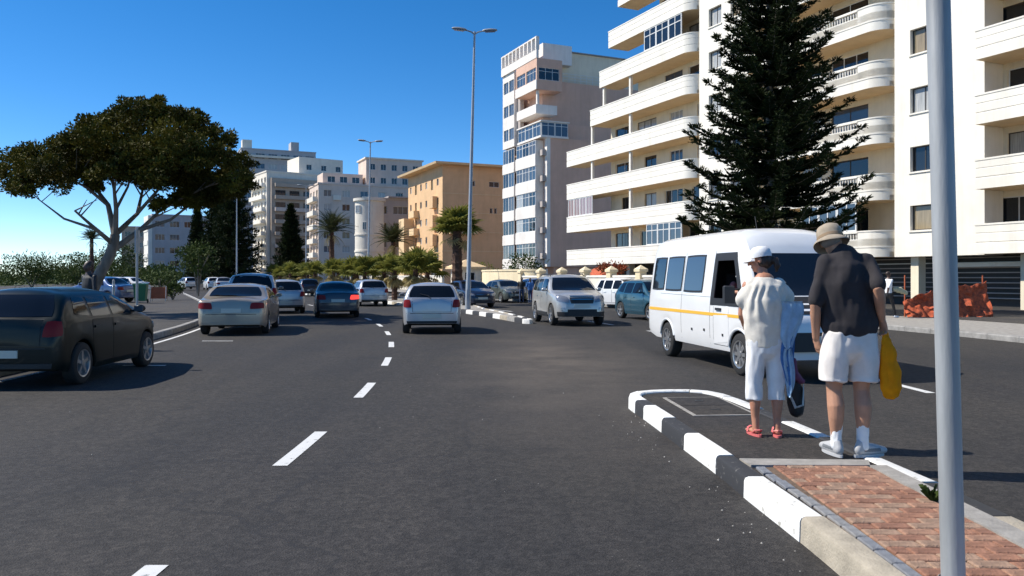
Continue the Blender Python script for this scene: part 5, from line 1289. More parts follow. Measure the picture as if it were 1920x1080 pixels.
    MB().bevbox(.10, .62, .28, .42, .7, 1.62, .03).bevbox(.10, .62, .42, .85, .7, .95, .03).build("driver_seat", M_BLK, c.t)
    MB().lathe([(.17, -.012), (.19, 0), (.17, .012), (.15, 0)], 18, 'Z', Matrix.Translation((.36, 1.36, 1.16)) @ Matrix.Rotation(R(-35), 4, 'X'), closed=True).build("steering_wheel", M_BLK, c.t)
    return c
bus = minibus()
# ---------------------------------------------------------------- people
def hand(mb, wrist, d, palm_n, curl=.5, s=1.0, side=1):
    """palm, four unequal bent fingers and a thumb; d = finger direction, palm_n = direction the palm faces"""
    w = Vector(wrist); d = Vector(d).normalized(); pn = Vector(palm_n); pn = (pn - d*pn.dot(d)).normalized(); a = d.cross(pn).normalized() * side
    mb.cap_tube([w - d*.02*s, w + d*.045*s, w + d*.085*s], 0, 10, side=a, ell=[(.026*s, .019*s), (.040*s, .016*s), (.039*s, .014*s)])
    for i, (o, l) in enumerate(((-.030, .066), (-.010, .076), (.010, .072), (.029, .058))):
        p = w + d*.085*s + a*o*s; q = p + (d + pn*curl*.5).normalized()*l*.45*s; e = q + (d*max(0, 1 - curl) + pn*curl*1.3).normalized()*l*.34*s; f = e + (d*(1 - 1.5*curl) + pn*curl*1.2).normalized()*l*.28*s
        mb.cap_tube([p - d*.012*s, q, e, f], [.0095*s, .0088*s, .0080*s, .0068*s], 8)
    p = w + d*.025*s - a*.030*s; q = p + (d*.7 - a*.6 + pn*.35).normalized()*.038*s; e = q + (d*.8 - a*.1 + pn*.55).normalized()*.032*s
    mb.cap_tube([p, q, e], [.0125*s, .0105*s, .0085*s], 8)
def head(mb, c, yaw, pitch=0, roll=0, s=1.0):
    M_ = Matrix.Translation(c) @ Euler((pitch, roll, yaw)).to_matrix().to_4x4() @ Matrix.Scale(s, 4)     # +Y is where the face looks
    m3 = M_.to_3x3(); T = lambda *v: M_ @ Vector(v)
    mb.ellipsoid(T(0, -.01, .03), (.074, .095, .092), 18, 12, m3); mb.ellipsoid(T(0, .02, -.035), (.058, .072, .070), 16, 10, m3); mb.ellipsoid(T(0, .062, -.078), (.030, .026, .022), 12, 8, m3)
    mb.cap_tube([T(0, .085, .022), T(0, .100, 0), T(0, .112, -.020)], [.010*s, .012*s, .015*s], 8); mb.ellipsoid(T(0, .085, -.052), (.024, .014, .010), 10, 6, m3)
    for sg in (-1, 1):
        mb.ellipsoid(T(sg*.076, -.008, -.004), (.010, .020, .032), 10, 6, m3); mb.ellipsoid(T(sg*.030, .080, .030), (.022, .012, .009), 10, 6, m3); mb.ellipsoid(T(sg*.042, .060, -.018), (.022, .022, .018), 10, 6, m3)
    return M_
def wrinkles(amp, sc, seed=0):
    off = Vector((seed*3.1, seed*1.7, seed*.9))
    def f(co):
        q = Vector((co.x*1.0, co.y*1.0, co.z*.42))
        return amp * (noise.noise(q*sc + off) + .5*noise.noise(q*sc*2.3 + off))
    return f
def mesh_part(name, me, m, parent): 
    me.name = name; me.materials.clear(); me.materials.append(m); return link(name, me, parent)
def shoe(mb, heel, yaw, L_=.29, w=.047, h=.095):
    M_ = Matrix.Translation(heel) @ Matrix.Rotation(yaw, 4, 'Z'); T = lambda *v: M_ @ Vector(v)
    s_ = M_.to_3x3() @ Vector((1, 0, 0))
    mb.cap_tube([T(0, .0, .045), T(0, .06, .048), T(0, .13, .042), T(0, .20, .034), T(0, L_ - .035, .030)], 0, 12, side=s_, ell=[(w*.80, .046), (w*.86, .052), (w*.95, .048), (w*1.02, .038), (w*.85, .028)])
    mb.cap_tube([T(0, .015, .06), T(0, .03, h)], 0, 12, side=s_, ell=[(w*.8, .046), (w*.78, .045)])
def sole(heel, yaw, L_, w, parent, m):
    M_ = Matrix.Translation(heel) @ Matrix.Rotation(yaw, 4, 'Z'); P = []
    for i in range(20):
        a = 2*PI*i/20; y = .5*L_ - .04 + math.cos(a)*(L_*.52); x = math.sin(a)*w*(1.0 + .12*math.cos(a)); P.append((x, y))
    mb = MB(); mb.prism(list(reversed(P)), 0, .022, M_); return mb.build("sole", m, parent)

# --- man from behind, sun hat, charcoal T-shirt, pale shorts, yellow bag
man = thing("person", "man in a khaki sun hat, charcoal T-shirt and pale shorts at the island's edge", "person", (2.69, 6.34, .132)); man.scale = (.95, 1, 1.035)
J = dict(hipL=(-.115, 0, .90), kneeL=(-.132, .03, .50), ankL=(-.118, .02, .10), hipR=(.075, 0, .90), kneeR=(.088, .01, .50), ankR=(.086, -.02, .10))
b = MB()
for k in 'LR':
    h, kn, an = [Vector(J[q + k]) for q in ('hip', 'knee', 'ank')]
    b.cap_tube([h, h.lerp(kn, .5), kn + Vector((0, 0, .05)), kn, kn.lerp(an, .28) + Vector((0, -.022, 0)), kn.lerp(an, .5) + Vector((0, -.016, 0)), kn.lerp(an, .78), an, an - Vector((0, 0, .04))], 0, 14, side=(1, 0, 0),
               ell=[(.098, .10), (.085, .088), (.066, .068), (.061, .064), (.068, .073), (.062, .064), (.045, .048), (.038, .044), (.036, .042)])
footR = -R(72)
for an, yaw in ((J['ankL'], R(6)), (J['ankR'], footR)):
    a = Vector(an); M_ = Matrix.Rotation(yaw, 3, 'Z'); b.cap_tube([a - Vector((0, 0, .045)), a + M_ @ Vector((0, .10, -.06)), a + M_ @ Vector((0, .17, -.07))], 0, 10, side=M_ @ Vector((1, 0, 0)), ell=[(.036, .036), (.040, .028), (.036, .020)])
b.cap_tube([(-.02, 0, .86), (-.022, .0, .98), (-.03, -.01, 1.12), (-.045, -.02, 1.30), (-.05, -.01, 1.45), (-.055, .0, 1.52)], 0, 16, side=(1, 0, 0), ell=[(.17, .115), (.175, .12), (.165, .118), (.185, .125), (.18, .11), (.11, .08)])
b.cap_tube([(-.06, .0, 1.50), (-.09, .035, 1.575), (-.115, .06, 1.62)], [.062, .056, .054], 12)
shL, elL, wrL = Vector((-.225, -.005, 1.475)), Vector((-.318, -.04, 1.165)), Vector((-.272, .06, .905))
shR, elR, wrR = Vector((.125, -.04, 1.475)), Vector((.135, -.19, 1.285)), Vector((.215, -.075, 1.06))
b.cap_tube([shL, shL.lerp(elL, .5), elL, elL.lerp(wrL, .3), wrL], [.050, .048, .042, .044, .030], 12); b.cap_tube([shR, shR.lerp(elR, .5), elR, elR.lerp(wrR, .3), wrR], [.050, .050, .045, .047, .031], 12)
hand(b, wrL, (.25, .12, -1), (1, .3, .1), .35, 1.0, 1); hand(b, wrR, (.28, .12, -1), (-.8, -.5, 0), .85, 1.0, -1)
HM = head(b, Vector((-.135, .085, 1.645)), R(-28), R(-18), R(-15), 1.0)
mesh_part("body", remesh(b, .0065, 5), SKIN, man)
c = MB()   # T-shirt
c.cap_tube([(-.022, -.005, 1.005), (-.022, -.005, 1.06), (-.035, -.012, 1.18), (-.05, -.02, 1.33), (-.058, -.012, 1.45), (-.062, .0, 1.53)], 0, 22, side=(1, 0, 0), ell=[(.228, .155), (.224, .152), (.214, .148), (.222, .150), (.205, .128), (.115, .09)])
c.cap_tube([shL + Vector((.01, 0, .0)), shL.lerp(elL, .4), shL.lerp(elL, .9)], [.074, .064, .061], 14); c.cap_tube([shR + Vector((-.02, .01, .0)), shR.lerp(elR, .45), shR.lerp(elR, .86)], [.074, .064, .061], 14)
c.cap_tube([(-.065, .0, 1.50), (-.085, .02, 1.565)], [.085, .072], 14)
for q in (shL, shR): c.cap_tube([Vector((-.065, .0, 1.50)), q + Vector((0, 0, -.005)), q.lerp(elL if q is shL else elR, .35)], [.085, .074, .068], 14)
c.cap_tube([(-.20, -.01, 1.40), (-.05, -.02, 1.42), (.10, -.02, 1.40)], [.085, .11, .085], 14)
sh = remesh(c, .011, 6, .5, wrinkles(.018, 8.0, 1)); mesh_part("t_shirt", sh, C_BLACK, man)
c = MB()   # shorts
c.cap_tube([(-.02, 0, .86), (-.02, 0, .97), (-.02, 0, 1.04)], 0, 22, side=(1, 0, 0), ell=[(.205, .150), (.205, .145), (.200, .135)])
for h, kn, o in ((J['hipL'], J['kneeL'], -.02), (J['hipR'], J['kneeR'], .015)):
    h, kn = Vector(h), Vector(kn); q = kn + Vector((o, -.005, .075)); c.tube([h + Vector((0, 0, .05)), h.lerp(q, .4) + Vector((o*.6, -.01, 0)), q + Vector((0, 0, .05)), q], 0, 22, True, (1, 0, 0), [(.116, .135), (.112, .130), (.106, .126), (.112, .130)])
mesh_part("shorts", remesh(c, .010, 5, .5, wrinkles(.016, 7.5, 2)), C_SHORT, man)
for k, yaw in (('L', R(6)), ('R', footR)):   # socks and trainers
    an = Vector(J['ank' + k]); hl = an + Matrix.Rotation(yaw, 3, 'Z') @ Vector((0, -.045, 0)); hl.z = 0
    c = MB(); c.cap_tube([an + Vector((0, 0, .145)), an + Vector((0, 0, .08)), an + Vector((0, 0, -.02))], 0, 14, side=(1, 0, 0), ell=[(.049, .053), (.046, .051), (.045, .052)])
    mesh_part("sock", remesh(c, .007, 3, .5, wrinkles(.006, 22, 3)), C_WHITE, man)
    c = MB(); shoe(c, hl + Vector((0, 0, .012)), yaw); o = mesh_part("shoe", remesh(c, .0065, 3), C_SHOE, man)
    split_by(o.data, "shoe", [C_SHOE, C_SHOEG], lambda p, hl=hl, yaw=yaw: 1 if .03 < (Matrix.Rotation(-yaw, 3, 'Z') @ (p - hl)).y < .19 and .040 < p.z - .0 < .068 else 0); sole(hl, yaw, .295, .044, o, C_GREYS)
# hat
hat = MB(); hat.lathe([(.098, .018), (.104, .05), (.102, .085), (.088, .122), (.050, .142), (.001, .148)], 30, 'Z', HM)
ho = hat.build("sun_hat", C_KHAKI, man, smooth=True, angle=0)
br = MB(); prof = []
for i in range(40):
    a = 2*PI*i/40; 
vs, fs = [], []; nb = 40
for j, (rr, z) in enumerate(((.098, .022), (.116, .010), (.138, -.008), (.150, -.024), (.149, -.029), (.136, -.014), (.114, .004), (.096, .016))):
    for i in range(nb):
        a = 2*PI*i/nb; up = .016*math.sin(2*a + .7)*((rr - .09)/.07); vs.append(HM @ Vector((rr*math.cos(a)*.97, rr*math.sin(a)*1.08, z + up)))
for j in range(7):
    for i in range(nb): q = (i+1) % nb; fs.append((j*nb+i, j*nb+q, (j+1)*nb+q, (j+1)*nb+i))
br.add(vs, fs); br.build("brim", C_KHAKI, ho, smooth=True, angle=60)
MB().lathe([(.1035, .020), (.1075, .024), (.1075, .044), (.1045, .047)], 30, 'Z', HM).build("hat_band", C_BAND, ho, smooth=True)
hr = MB(); hr.ellipsoid(HM @ Vector((0, -.03, .0)), (.083, .085, .055), 16, 10, HM.to_3x3()); hr.build("hair", C_GHAIR, man, smooth=True)
# yellow carrier bag hanging from his hand
bagp = Vector((2.69, 6.34, .132)) + wrR + Vector((.035, .01, -.085))
bagp.z += .035; bagp.x -= .01; yb_ = thing("carrier_bag", "yellow plastic carrier bag hanging from the man's right hand", "carrier bag", bagp)
c = MB(); c.cap_tube([(0, 0, -.10), (.015, 0, -.20), (.035, .0, -.34), (.045, 0, -.46), (.045, 0, -.50)], 0, 18, side=(1, .25, 0), ell=[(.030, .030), (.060, .045), (.078, .06), (.080, .062), (.062, .05)])
mesh_part("bag_body", remesh(c, .008, 3, .5, wrinkles(.020, 13, 5)), C_PLAST, yb_)
for sg in (-1, 1):
    MB().tube([(.0, sg*.006, .012), (.012*sg, sg*.012, -.04), (.018*sg + .005, sg*.02, -.12)], 0, 10, True, (1, 0, 0), [(.012, .006), (.018, .005), (.030, .008)]).build("handle", C_PLAST, yb_, smooth=True)

# --- woman from behind, white cap, cream blouse, white cropped trousers
wo = thing("person", "woman in a white cap, cream blouse and white cropped trousers left of the man", "person", (2.305, 7.2, .128))
J = dict(hipL=(-.10, 0, .84), kneeL=(-.123, .03, .47), ankL=(-.112, .0, .09), hipR=(.06, 0, .84), kneeR=(.072, .0, .47), ankR=(.07, -.04, .09))
b = MB()
for k in 'LR':
    h, kn, an = [Vector(J[q + k]) for q in ('hip', 'knee', 'ank')]
    b.cap_tube([h, h.lerp(kn, .5), kn, kn.lerp(an, .28) + Vector((0, -.018, 0)), kn.lerp(an, .55) + Vector((0, -.010, 0)), kn.lerp(an, .8), an, an - Vector((0, 0, .03))], 0, 14, side=(1, 0, 0), ell=[(.072, .09), (.068, .078), (.054, .058), (.054, .060), (.045, .050), (.035, .039), (.031, .038), (.030, .038)])
    a = Vector(an); M_ = Matrix.Rotation(R(8 if k == 'L' else -14), 3, 'Z')
    b.cap_tube([a + M_ @ Vector((0, -.02, -.05)), a + M_ @ Vector((0, .08, -.052)), a + M_ @ Vector((0, .15, -.062))], 0, 10, side=M_ @ Vector((1, 0, 0)), ell=[(.030, .030), (.036, .022), (.036, .014)])
b.cap_tube([(-.02, 0, .80), (-.022, 0, .90), (-.03, 0, 1.02), (-.035, -.01, 1.20), (-.035, 0, 1.34), (-.035, 0, 1.40)], 0, 16, side=(1, 0, 0), ell=[(.140, .105), (.145, .108), (.135, .10), (.150, .11), (.15, .095), (.09, .07)])
b.cap_tube([(-.035, .0, 1.38), (-.045, .02, 1.46), (-.05, .03, 1.50)], [.052, .047, .047], 12)
shL, elL, wrL = Vector((-.185, 0, 1.345)), Vector((-.215, .07, 1.09)), Vector((-.15, .22, .98)); shR, elR, wrR = Vector((.125, 0, 1.345)), Vector((.175, .06, 1.09)), Vector((.185, .13, .88))
b.cap_tube([shL, shL.lerp(elL, .5), elL, wrL], [.050, .043, .037, .025], 12); b.cap_tube([shR, shR.lerp(elR, .5), elR, wrR], [.050, .043, .037, .025], 12)
hand(b, wrL, (.35, 1, -.3), (1, 0, -.4), .5, .9, 1); hand(b, wrR, (.1, .2, -1), (-1, 0, 0), .8, .9, -1)
HM2 = head(b, Vector((-.055, .045, 1.575)), R(62), R(-10), R(3), .97)
mesh_part("body", remesh(b, .0065, 5), SKIN2, wo)
c = MB()  # blouse, loose with gathered folds
c.tube([(-.025, 0, .80), (-.030, -.004, .92), (-.04, -.01, 1.06), (-.045, -.02, 1.22), (-.04, -.01, 1.34), (-.038, .0, 1.415)], 0, 24, True, (1, 0, 0), [(.165, .135), (.178, .142), (.182, .142), (.190, .142), (.178, .118), (.085, .07)])
c.cap_tube([shL + Vector((.04, 0, 0)), shL.lerp(elL, .5)], [.078, .084], 14); c.cap_tube([shR + Vector((-.04, 0, .0)), shR.lerp(elR, .42) + Vector((.012, 0, 0))], [.078, .088], 14)
def pleat(co):
    a = math.atan2(co.x + .04, -co.y); t = max(0, min(1, (co.z - .98)/.12)) * max(0, min(1, (1.40 - co.z)/.1))
    return t*.0065*math.sin(a*11 + 5.0*noise.noise(co*5)) + .009*noise.noise(co*10)
mesh_part("blouse", remesh(c, .010, 5, .5, pleat), C_CREAM, wo)
c = MB()
c.cap_tube([(-.02, 0, .80), (-.02, 0, .88)], 0, 20, side=(1, 0, 0), ell=[(.168, .135), (.160, .125)])
for h, kn, an in ((J['hipL'], J['kneeL'], J['ankL']), (J['hipR'], J['kneeR'], J['ankR'])):
    h, kn, an = Vector(h), Vector(kn), Vector(an); q = kn.lerp(an, .40); c.tube([h + Vector((0, 0, .03)), h.lerp(kn, .5), kn + Vector((0, -.005, 0)), q], 0, 20, True, (1, 0, 0), [(.094, .120), (.082, .102), (.072, .088), (.074, .088)])
mesh_part("trousers", remesh(c, .009, 4, .5, wrinkles(.014, 10, 7)), C_WHITE, wo)
for k, yaw in (('L', R(8)), ('R', R(-14))):
    an = Vector(J['ank' + k]); hl = an + Matrix.Rotation(yaw, 3, 'Z') @ Vector((0, -.055, 0)); hl.z = 0
    o = sole(hl, yaw, .245, .043, wo, C_PINK); o.name = "sandal"
    M_ = Matrix.Translation(hl) @ Matrix.Rotation(yaw, 4, 'Z')
    MB().tube([M_ @ Vector(v) for v in ((-.040, .145, .020), (-.030, .150, .060), (0, .152, .072), (.030, .150, .060), (.040, .145, .020))], 0, 8, True, (0, 1, 0), [(.022, .005)]*5).tube([M_ @ Vector(v) for v in ((-.035, .06, .02), (-.034, .0, .055), (0, -.028, .062), (.034, .0, .055), (.035, .06, .02))], .007, 6).build("strap", C_PINK, o, smooth=True)
cap = MB(); cap.lathe([(.098, .012), (.101, .045), (.092, .082), (.062, .112), (.001, .124)], 28, 'Z', HM2 @ Matrix.Translation((0, -.008, .012)))
co = cap.build("cap", C_WHITE, wo, smooth=True, angle=0)
vs, fs = [], []
for j, (r0, dz) in enumerate(((.094, .014), (.130, .010), (.165, -.004), (.165, -.009), (.13, .005), (.092, .008))):
    for i in range(13):
        a = PI*(.14 + .72*i/12); e = math.sin(PI*i/12)**.5; rr = .096 + (r0 - .096)*e; vs.append(HM2 @ Vector((rr*math.cos(a)*1.0, -.008 + rr*math.sin(a)*1.03, .014 + dz - .012*abs(math.cos(a)))))
for j in range(5):
    for i in range(12): fs.append((j*13+i, j*13+i+1, (j+1)*13+i+1, (j+1)*13+i))
MB().add(vs, fs).build("cap_brim", C_WHITE, co, smooth=True)
h = MB(); h.ellipsoid(HM2 @ Vector((0, -.035, -.012)), (.082, .078, .075), 16, 10, HM2.to_3x3()); h.cap_tube([HM2 @ Vector(v) for v in ((0, -.095, .01), (0, -.135, -.02), (0, -.140, -.075), (.005, -.125, -.12))], [.020, .030, .028, .014], 10)
mesh_part("hair", remesh(h, .007, 2, .5, wrinkles(.006, 40, 2)), C_HAIR, wo)
wbase = Vector((2.305, 7.2, .128))
# blue cloth over her arm
cl = thing("blue_towel", "pale and mid blue towel draped over the woman's right arm", "towel", wbase + Vector((.165, -.01, 1.13)))
def drape(name, m, x0, w, ztop, zbot, seed, yo, parent):
    mb = MB(); nu, nv = 10, 16; vs = []
    for side in (0, 1):
        for j in range(nv + 1):
            t = j/nv; z = ztop + (zbot - ztop)*t; ww = w*(.55 + .75*math.sin(PI*min(1, .25 + .8*t))) * (1 - .25*t*t)
            for i in range(nu + 1):
                u = i/nu - .5; y = yo - .045*math.cos(u*PI) - .018*math.sin(u*17 + t*5 + seed) - side*.010*-1; vs.append((x0 + u*ww + .02*math.sin(t*5 + seed), y, z + (.05*abs(u) if j == nv else 0) + .02*math.sin(u*9)*t))
    n = (nu+1)*(nv+1); fs = []
    for j in range(nv):
        for i in range(nu):
            a = j*(nu+1)+i; fs.append((a, a+1, a+nu+2, a+nu+1)); fs.append((n+a, n+a+nu+1, n+a+nu+2, n+a+1))
    ring = [i for i in range(nu+1)] + [j*(nu+1)+nu for j in range(1, nv+1)] + [nv*(nu+1)+i for i in range(nu-1, -1, -1)] + [j*(nu+1) for j in range(nv-1, 0, -1)]
    for a, b2 in zip(ring, ring[1:] + ring[:1]): fs.append((a, b2, n+b2, n+a))
    mb.add(vs, fs); return mb.build(name, m, parent, smooth=True, angle=0)
drape("light_fold", C_SKY, -.02, .21, .08, -.34, 1, -.085, cl); drape("dark_fold", C_BLUE, -.025, .15, -.10, -.66, 2.5, -.055, cl); drape("lower_fold", C_SKY, -.015, .10, -.34, -.76, 4.1, -.065, cl)
# black bag on a long strap with a plum scarf
bg = thing("shoulder_bag", "black bag with a plum scarf on a long dark strap at the woman's right side", "bag", wbase + Vector((.245, .02, .34)))
c = MB(); c.cap_tube([(0, 0, .12), (.005, 0, .06), (.01, 0, -.05), (.015, 0, -.13)], 0, 18, side=(1, .2, 0), ell=[(.055, .04), (.075, .058), (.080, .060), (.065, .05)])
mesh_part("bag_body", remesh(c, .008, 3, .5, wrinkles(.010, 14, 9)), C_BAG, bg)
MB().tube([(-.03, -.01, .14), (-.035, -.02, .35), (-.05, -.03, .62), (-.075, -.045, .86), (-.11, -.06, 1.03)], 0, 6, True, (1, 0, 0), [(.022, .006)]*5).build("strap", C_BAG, bg, smooth=True)
MB().tube([(-.05, -.02, .15), (-.06, -.07, .02), (-.02, -.085, -.08), (.05, -.075, -.06), (.07, -.03, .12)], 0, 6, True, (0, 0, 1), [(.014, .005)]*5).build("front_strap", M_STEEL, bg, smooth=True)
c = MB(); c.cap_tube([(-.05, -.02, .17), (.0, -.025, .20), (.05, -.02, .15)], [.035, .045, .035], 12); c.cap_tube([(-.01, -.02, .20), (-.02, -.02, .33)], [.04, .03], 10)
mesh_part("scarf", remesh(c, .008, 2, .5, wrinkles(.012, 20, 4)), C_PURP, bg)

# --- small figures farther off: one continuous clothed figure, hair as a child
def figure(label, loc, yaw, h, skin, top, low, shoe_m, hair, seed, stride=.1, extra=None, seated=False):
    r = random.Random(seed); t = thing("person", label, "person", loc, yaw); k = h/1.75; V = lambda *v: Vector(v)*k
    b = MB(); 
    for sg in (-1, 1):
        st = stride*sg; b.cap_tube([V(sg*.09, 0, .90), V(sg*.10, st*.5 + .02, .49), V(sg*.10, st, .07)], [.09*k, .06*k, .045*k], 10); b.cap_tube([V(sg*.10, st - .03, .04), V(sg*.11, st + .14, .035)], [.045*k, .036*k], 8)
        b.cap_tube([V(sg*.19, 0, 1.42), V(sg*.25, -st*.8, 1.13), V(sg*.25, -st*1.4 + .10, .88)], [.058*k, .045*k, .032*k], 8); b.cap_tube([V(sg*.25, -st*1.4 + .10, .86), V(sg*.25, -st*1.4 + .12, .76)], [.036*k, .022*k], 8)
    b.cap_tube([V(0, 0, .90), V(0, 0, 1.05), V(0, 0, 1.25), V(0, 0, 1.40), V(0, .01, 1.47)], 0, 14, side=(1, 0, 0), ell=[(.17*k, .125*k), (.165*k, .12*k), (.185*k, .13*k), (.18*k, .11*k), (.09*k, .07*k)])
    b.cap_tube([V(0, .01, 1.45), V(0, .02, 1.54)], [.05*k, .048*k], 8); M_ = head(b, V(0, .025, 1.635), 0, 0, 0, k)
    me = remesh(b, .016, 3); split_by(me, "body", [skin, top, low, shoe_m], lambda p: 3 if p.z < .085*k else 2 if p.z < .95*k else (1 if p.z < 1.475*k and not (abs(p.x) > .19*k and p.z < 1.15*k) else 0)); me.name = "body"
    link("body", me, t); hm = MB(); hm.ellipsoid(M_ @ Vector((0, -.022, .042)), (.086, .095, .090), 12, 8, M_.to_3x3()); hm.build("hair", hair, t, smooth=True); return t
w1 = figure("dark haired pedestrian in a white top walking past the orange netting with a pale bundle", (13.25, 28.2, .13), R(-72), 1.62, SKIND, C_WHITE, C_BAG, C_WHITE, C_HAIR, 1, .26)
bd = thing("bundle", "pale straw coloured bundle carried by the pedestrian in the white top", "bundle", (13.58, 28.1, 1.10)); c = MB(); c.cap_tube([(-.12, 0, .04), (.05, 0, 0), (.26, 0, -.10)], [.09, .11, .07], 10); mesh_part("bundle_cloth", remesh(c, .014, 2, .5, wrinkles(.02, 12, 3)), C_STRAW, bd)
figure("person in dark clothes standing behind the dark green parked car", (-8.98, 17.0, .13), R(150), 1.76, SKIND, C_BAG, C_BAG, C_BAG, C_HAIR, 2, .05)
figure("dark dressed person standing on the far pavement left of the warm silver off-roader", px(978, 568, 48.4) * 1, R(170), 1.55, SKIND, C_BAG, C_DENIM, C_BAG, C_HAIR, 3, .06)
figure("person in a dusty pink shirt standing between the low median palms", Vector((px(741, 520, 50).x, 50, .13)), R(20), 1.55, SKIND, C_PINKS, C_DENIM, C_BAG, C_HAIR, 4, .08)
figure("person in a blue shirt by the mid blue parked car", Vector((px(994, 520, 47).x, 47, 0)), R(200), 1.5, SKIND, C_BLUE, C_DENIM, C_BAG, C_HAIR, 5, .08)
# driver of the minibus: seated, right arm on the sill of the open window
BM = Matrix.Translation(bus.t.location) @ Matrix.Rotation(bus.t.rotation_euler.z, 4, 'Z')
dv = thing("person", "driver in a dusty pink shirt sitting at the open window of the white minibus", "person", BM @ Vector((.40, .62, .96)), bus.t.rotation_euler.z)
b = MB(); b.cap_tube([(0, 0, .06), (0, -.02, .25), (0, -.03, .42), (0, -.02, .52)], 0, 14, side=(1, 0, 0), ell=[(.16, .12), (.16, .12), (.18, .12), (.09, .07)]); b.cap_tube([(0, -.02, .50), (0, .0, .60)], [.05, .05], 8)
for sg in (-1, 1): b.cap_tube([(sg*.08, 0, .08), (sg*.12, .42, .08), (sg*.12, .50, -.22)], [.085, .065, .045], 10)
b.cap_tube([(.18, -.02, .47), (.36, .10, .26), (.34, .34, .34), (.22, .52, .34)], [.055, .045, .04, .03], 10); b.cap_tube([(-.18, -.02, .47), (-.22, .22, .28), (-.14, .50, .30)], [.055, .045, .03], 10)
hand(b, (.22, .52, .34), (-.5, 1, .1), (0, 0, -1), .6, 1, 1); hand(b, (-.14, .50, .30), (.4, 1, .1), (0, 0, -1), .6, 1, -1)
head(b, Vector((.02, .02, .70)), R(-15)); me = remesh(b, .010, 4); split_by(me, "body", [SKIN2, C_PINKS, C_DENIM], lambda p: 2 if p.z < .12 else 1 if p.z < .535 and p.y < .30 else 0); me.name = "body"; link("body", me, dv)
MB().ellipsoid((.02, .0, .745), (.083, .095, .085), 12, 8).build("hair", C_HAIR, dv, smooth=True)
# ---------------------------------------------------------------- street furniture
def lamp(label, loc, lean, rz, H=12.55):
    t = thing("street_lamp", label, "street lamp", loc, 0, "double headed street lamps"); t.rotation_euler = (0, lean, 0)
    MB().lathe([(.17, 0), (.17, .02), (.13, .03), (.115, 1.4), (.10, 1.45), (.045, H), (.001, H + .02)], 14, 'Z').build("pole", M_LAMP, t, smooth=True)
    MB().bevbox(-.20, .20, -.20, .20, -.02, .03, .01).build("base_plate", M_CONC, t); MB().box(-.05, .05, -.125, -.10, .5, 1.0).build("access_door", M_LAMP, t)
    c, s_ = math.cos(rz), math.sin(rz)
    for sg in (-1, 1):
        d = Vector((c*sg, s_*sg, 0)); MB().tube([(0, 0, H - .12), d*.14 + Z*(H - .02), d*.40 + Z*(H + .05)], [.04, .035, .03], 8).build("arm", M_LAMP, t, smooth=True)
        M_ = Matrix.Translation(d*.36 + Z*(H + .03)) @ Matrix.Rotation(math.atan2(d.y, d.x), 4, 'Z') @ Matrix.Rotation(R(-5), 4, 'Y')
        hd = MB().tube([M_ @ Vector(v) for v in ((0, 0, .02), (.10, 0, .035), (.35, 0, .04), (.58, 0, .03), (.66, 0, .02))], 0, 10, True, M_.to_3x3() @ Vector((0, 1, 0)), [(.05, .04), (.11, .06), (.13, .07), (.10, .055), (.04, .03)]).build("lamp_head", M_LAMP, t, smooth=True)
        MB().box(.12, .56, -.09, .09, -.042, -.018, M_).build("lens", M_LENS, hd)
    return t
lamp("tall double headed street lamp on the median nose, nearest and tallest in view", (px(877, 520, 35.8).x, 35.8, .0), R(1.4), R(4))
lamp("double headed street lamp rising before the rounded corner house", (px(690, 520, 65.5).x, 65.5, .1), R(.9), R(10))
lamp("double headed street lamp standing before the slim dark pine in front of the white tower", (px(574, 520, 97).x, 97, .1), 0, R(15))
lamp("street lamp on the left verge rising past the broad dark pine into the tree crown", (px(444, 520, 92).x, 92, .1), 0, R(15))
# galvanised pole in the right foreground
po = thing("steel_pole", "thick galvanised steel pole rising out of frame in the right foreground", "pole", (1.998, 3.62, .14)); po.rotation_euler = (0, R(-1.5), 0)
MB().lathe([(.050, 0), (.050, 5.2), (.044, 5.25), (.044, 7.5), (.001, 7.52)], 28, 'Z').build("pole_tube", M_STEEL, po, smooth=True)
MB().lathe([(.10, 0), (.10, .012), (.068, .02), (.062, .05), (.0595, .05)], 24, 'Z').build("base_flange", M_STEEL, po, smooth=True)
# sign post by the car park
sp = thing("sign_post", "thin grey post standing on the promenade beside the green bin", "post", at(257, 26, .13)); MB().lathe([(.04, 0), (.04, 3.05), (.001, 3.07)], 10, 'Z').build("post_tube", M_STEEL, sp, smooth=True); MB().box(-.02, .02, -.13, .16, 2.2, 2.95).build("sign_plate", M_LAMP, sp)
b = at(213, 40, .13); bo = thing("bollard", "short pale post standing in the car park left of the green bin", "bollard", b); MB().lathe([(.06, 0), (.06, 1.2), (.05, 1.28), (.001, 1.32)], 12, 'Z').build("bollard_tube", M_STEEL, bo, smooth=True); MB().lathe([(.063, 1.0), (.063, 1.1)], 12, 'Z').build("reflective_band", M_FRAME, bo)
gb_ = thing("litter_bin", "green wheeled bin standing on the promenade by the thin post", "bin", at(264, 44, .13), R(15))
mb = MB(); mb.add([(-.26,-.3,.12), (.26,-.3,.12), (.26,.3,.12), (-.26,.3,.12), (-.33,-.38,1.0), (.33,-.38,1.0), (.33,.38,1.0), (-.33,.38,1.0)], [(0,3,2,1), (4,5,6,7), (0,1,5,4), (1,2,6,5), (2,3,7,6), (3,0,4,7)]); mb.build("bin_body", M_GREEN, gb_)
MB().bevbox(-.36, .36, -.42, .40, 1.003, 1.08, .03).build("lid", M_GREEN, gb_)
for sg in (-1, 1): MB().lathe([(.001, -.03), (.11, -.03), (.11, .03), (.001, .03)], 14, 'X', Matrix.Translation((sg*.30, .30, .11))).build("wheel", M_TYRE, gb_)
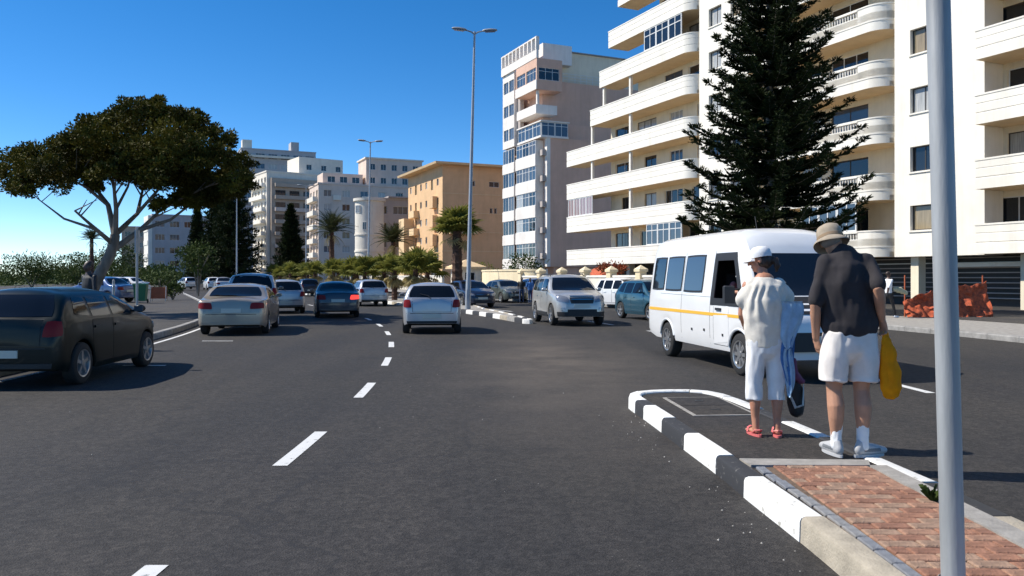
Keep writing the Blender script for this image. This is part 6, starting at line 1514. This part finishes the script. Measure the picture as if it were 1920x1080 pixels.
ob = thing("orange_board", "orange brown board leaning in a frame between the green bin and the dark bush", "board", at(297, 47, .13), R(12)); MB().box(-.45, .45, -.04, .04, .18, .85, Matrix.Rotation(R(-10), 4, 'X')).build("panel", M_RUST, ob)
for sg in (-1, 1): MB().tube([(sg*.42, -.1, 0), (sg*.42, .02, .9)], .025, 6).tube([(sg*.42, .45, 0), (sg*.42, .02, .9)], .02, 6).build("leg", M_STEEL, ob)
# orange construction netting heaped along the building site on the right
nt_ = thing("orange_netting", "orange construction netting draped along the forecourt behind the steel pole", "netting", (14.0, 28.6, .13), 0)
mb = MB(); nu, nv = 70, 12; vs = []; fs = []
for side in (0, 1):
    for i in range(nu + 1):
        x = 3.2*i/nu; hgt = .55 + .75*min(1, x/1.6)*(.8 + .45*noise.noise(Vector((x*1.1, 0, 3)))) 
        for j in range(nv + 1):
            q = j/nv; z = hgt*q; y = .35*(1 - q)**1.5*(-1) + .16*noise.noise(Vector((x*2.2, q*2.5, 1))) + .10*noise.noise(Vector((x*6, q*7, 4))) + .05*math.sin(x*9 + q*4) + side*.03; vs.append((x, y + x*.12, max(0, z + .03*math.sin(x*14))))
n = (nu+1)*(nv+1)
for i in range(nu):
    for j in range(nv):
        a = i*(nv+1)+j; fs.append((a, a+nv+1, a+nv+2, a+1)); fs.append((n+a, n+a+1, n+a+nv+2, n+a+nv+1))
for i in range(nu): a = i*(nv+1)+nv; fs.append((a, a+nv+1, n+a+nv+1, n+a))
mb.add(vs, fs); mb.build("net_sheet", M_NET, nt_, smooth=True)
for x in (.1, 1.6, 3.1): MB().tube([(x, .1 + x*.12, 0), (x, .1 + x*.12, 1.5)], .03, 6).build("stake", M_RUST, nt_)
# red awning by the ground storey under the balconies
aw = thing("red_awning", "small red awning over the dark ground storey behind the garden wall", "awning", px(1128, 520, 60) * 1, AB); aw.location.z = 0
MB().prism([(-.6, 1.7), (.9, 2.35), (.9, 2.28), (-.6, 1.6)], -2.2, 2.2, Matrix.Rotation(R(90), 4, 'X')).build("canopy", M_NET, aw); 
for sg in (-2.1, 2.1): MB().box(-.55, -.49, sg - .03, sg + .03, 0, 1.64).build("post", M_FRAME, aw)
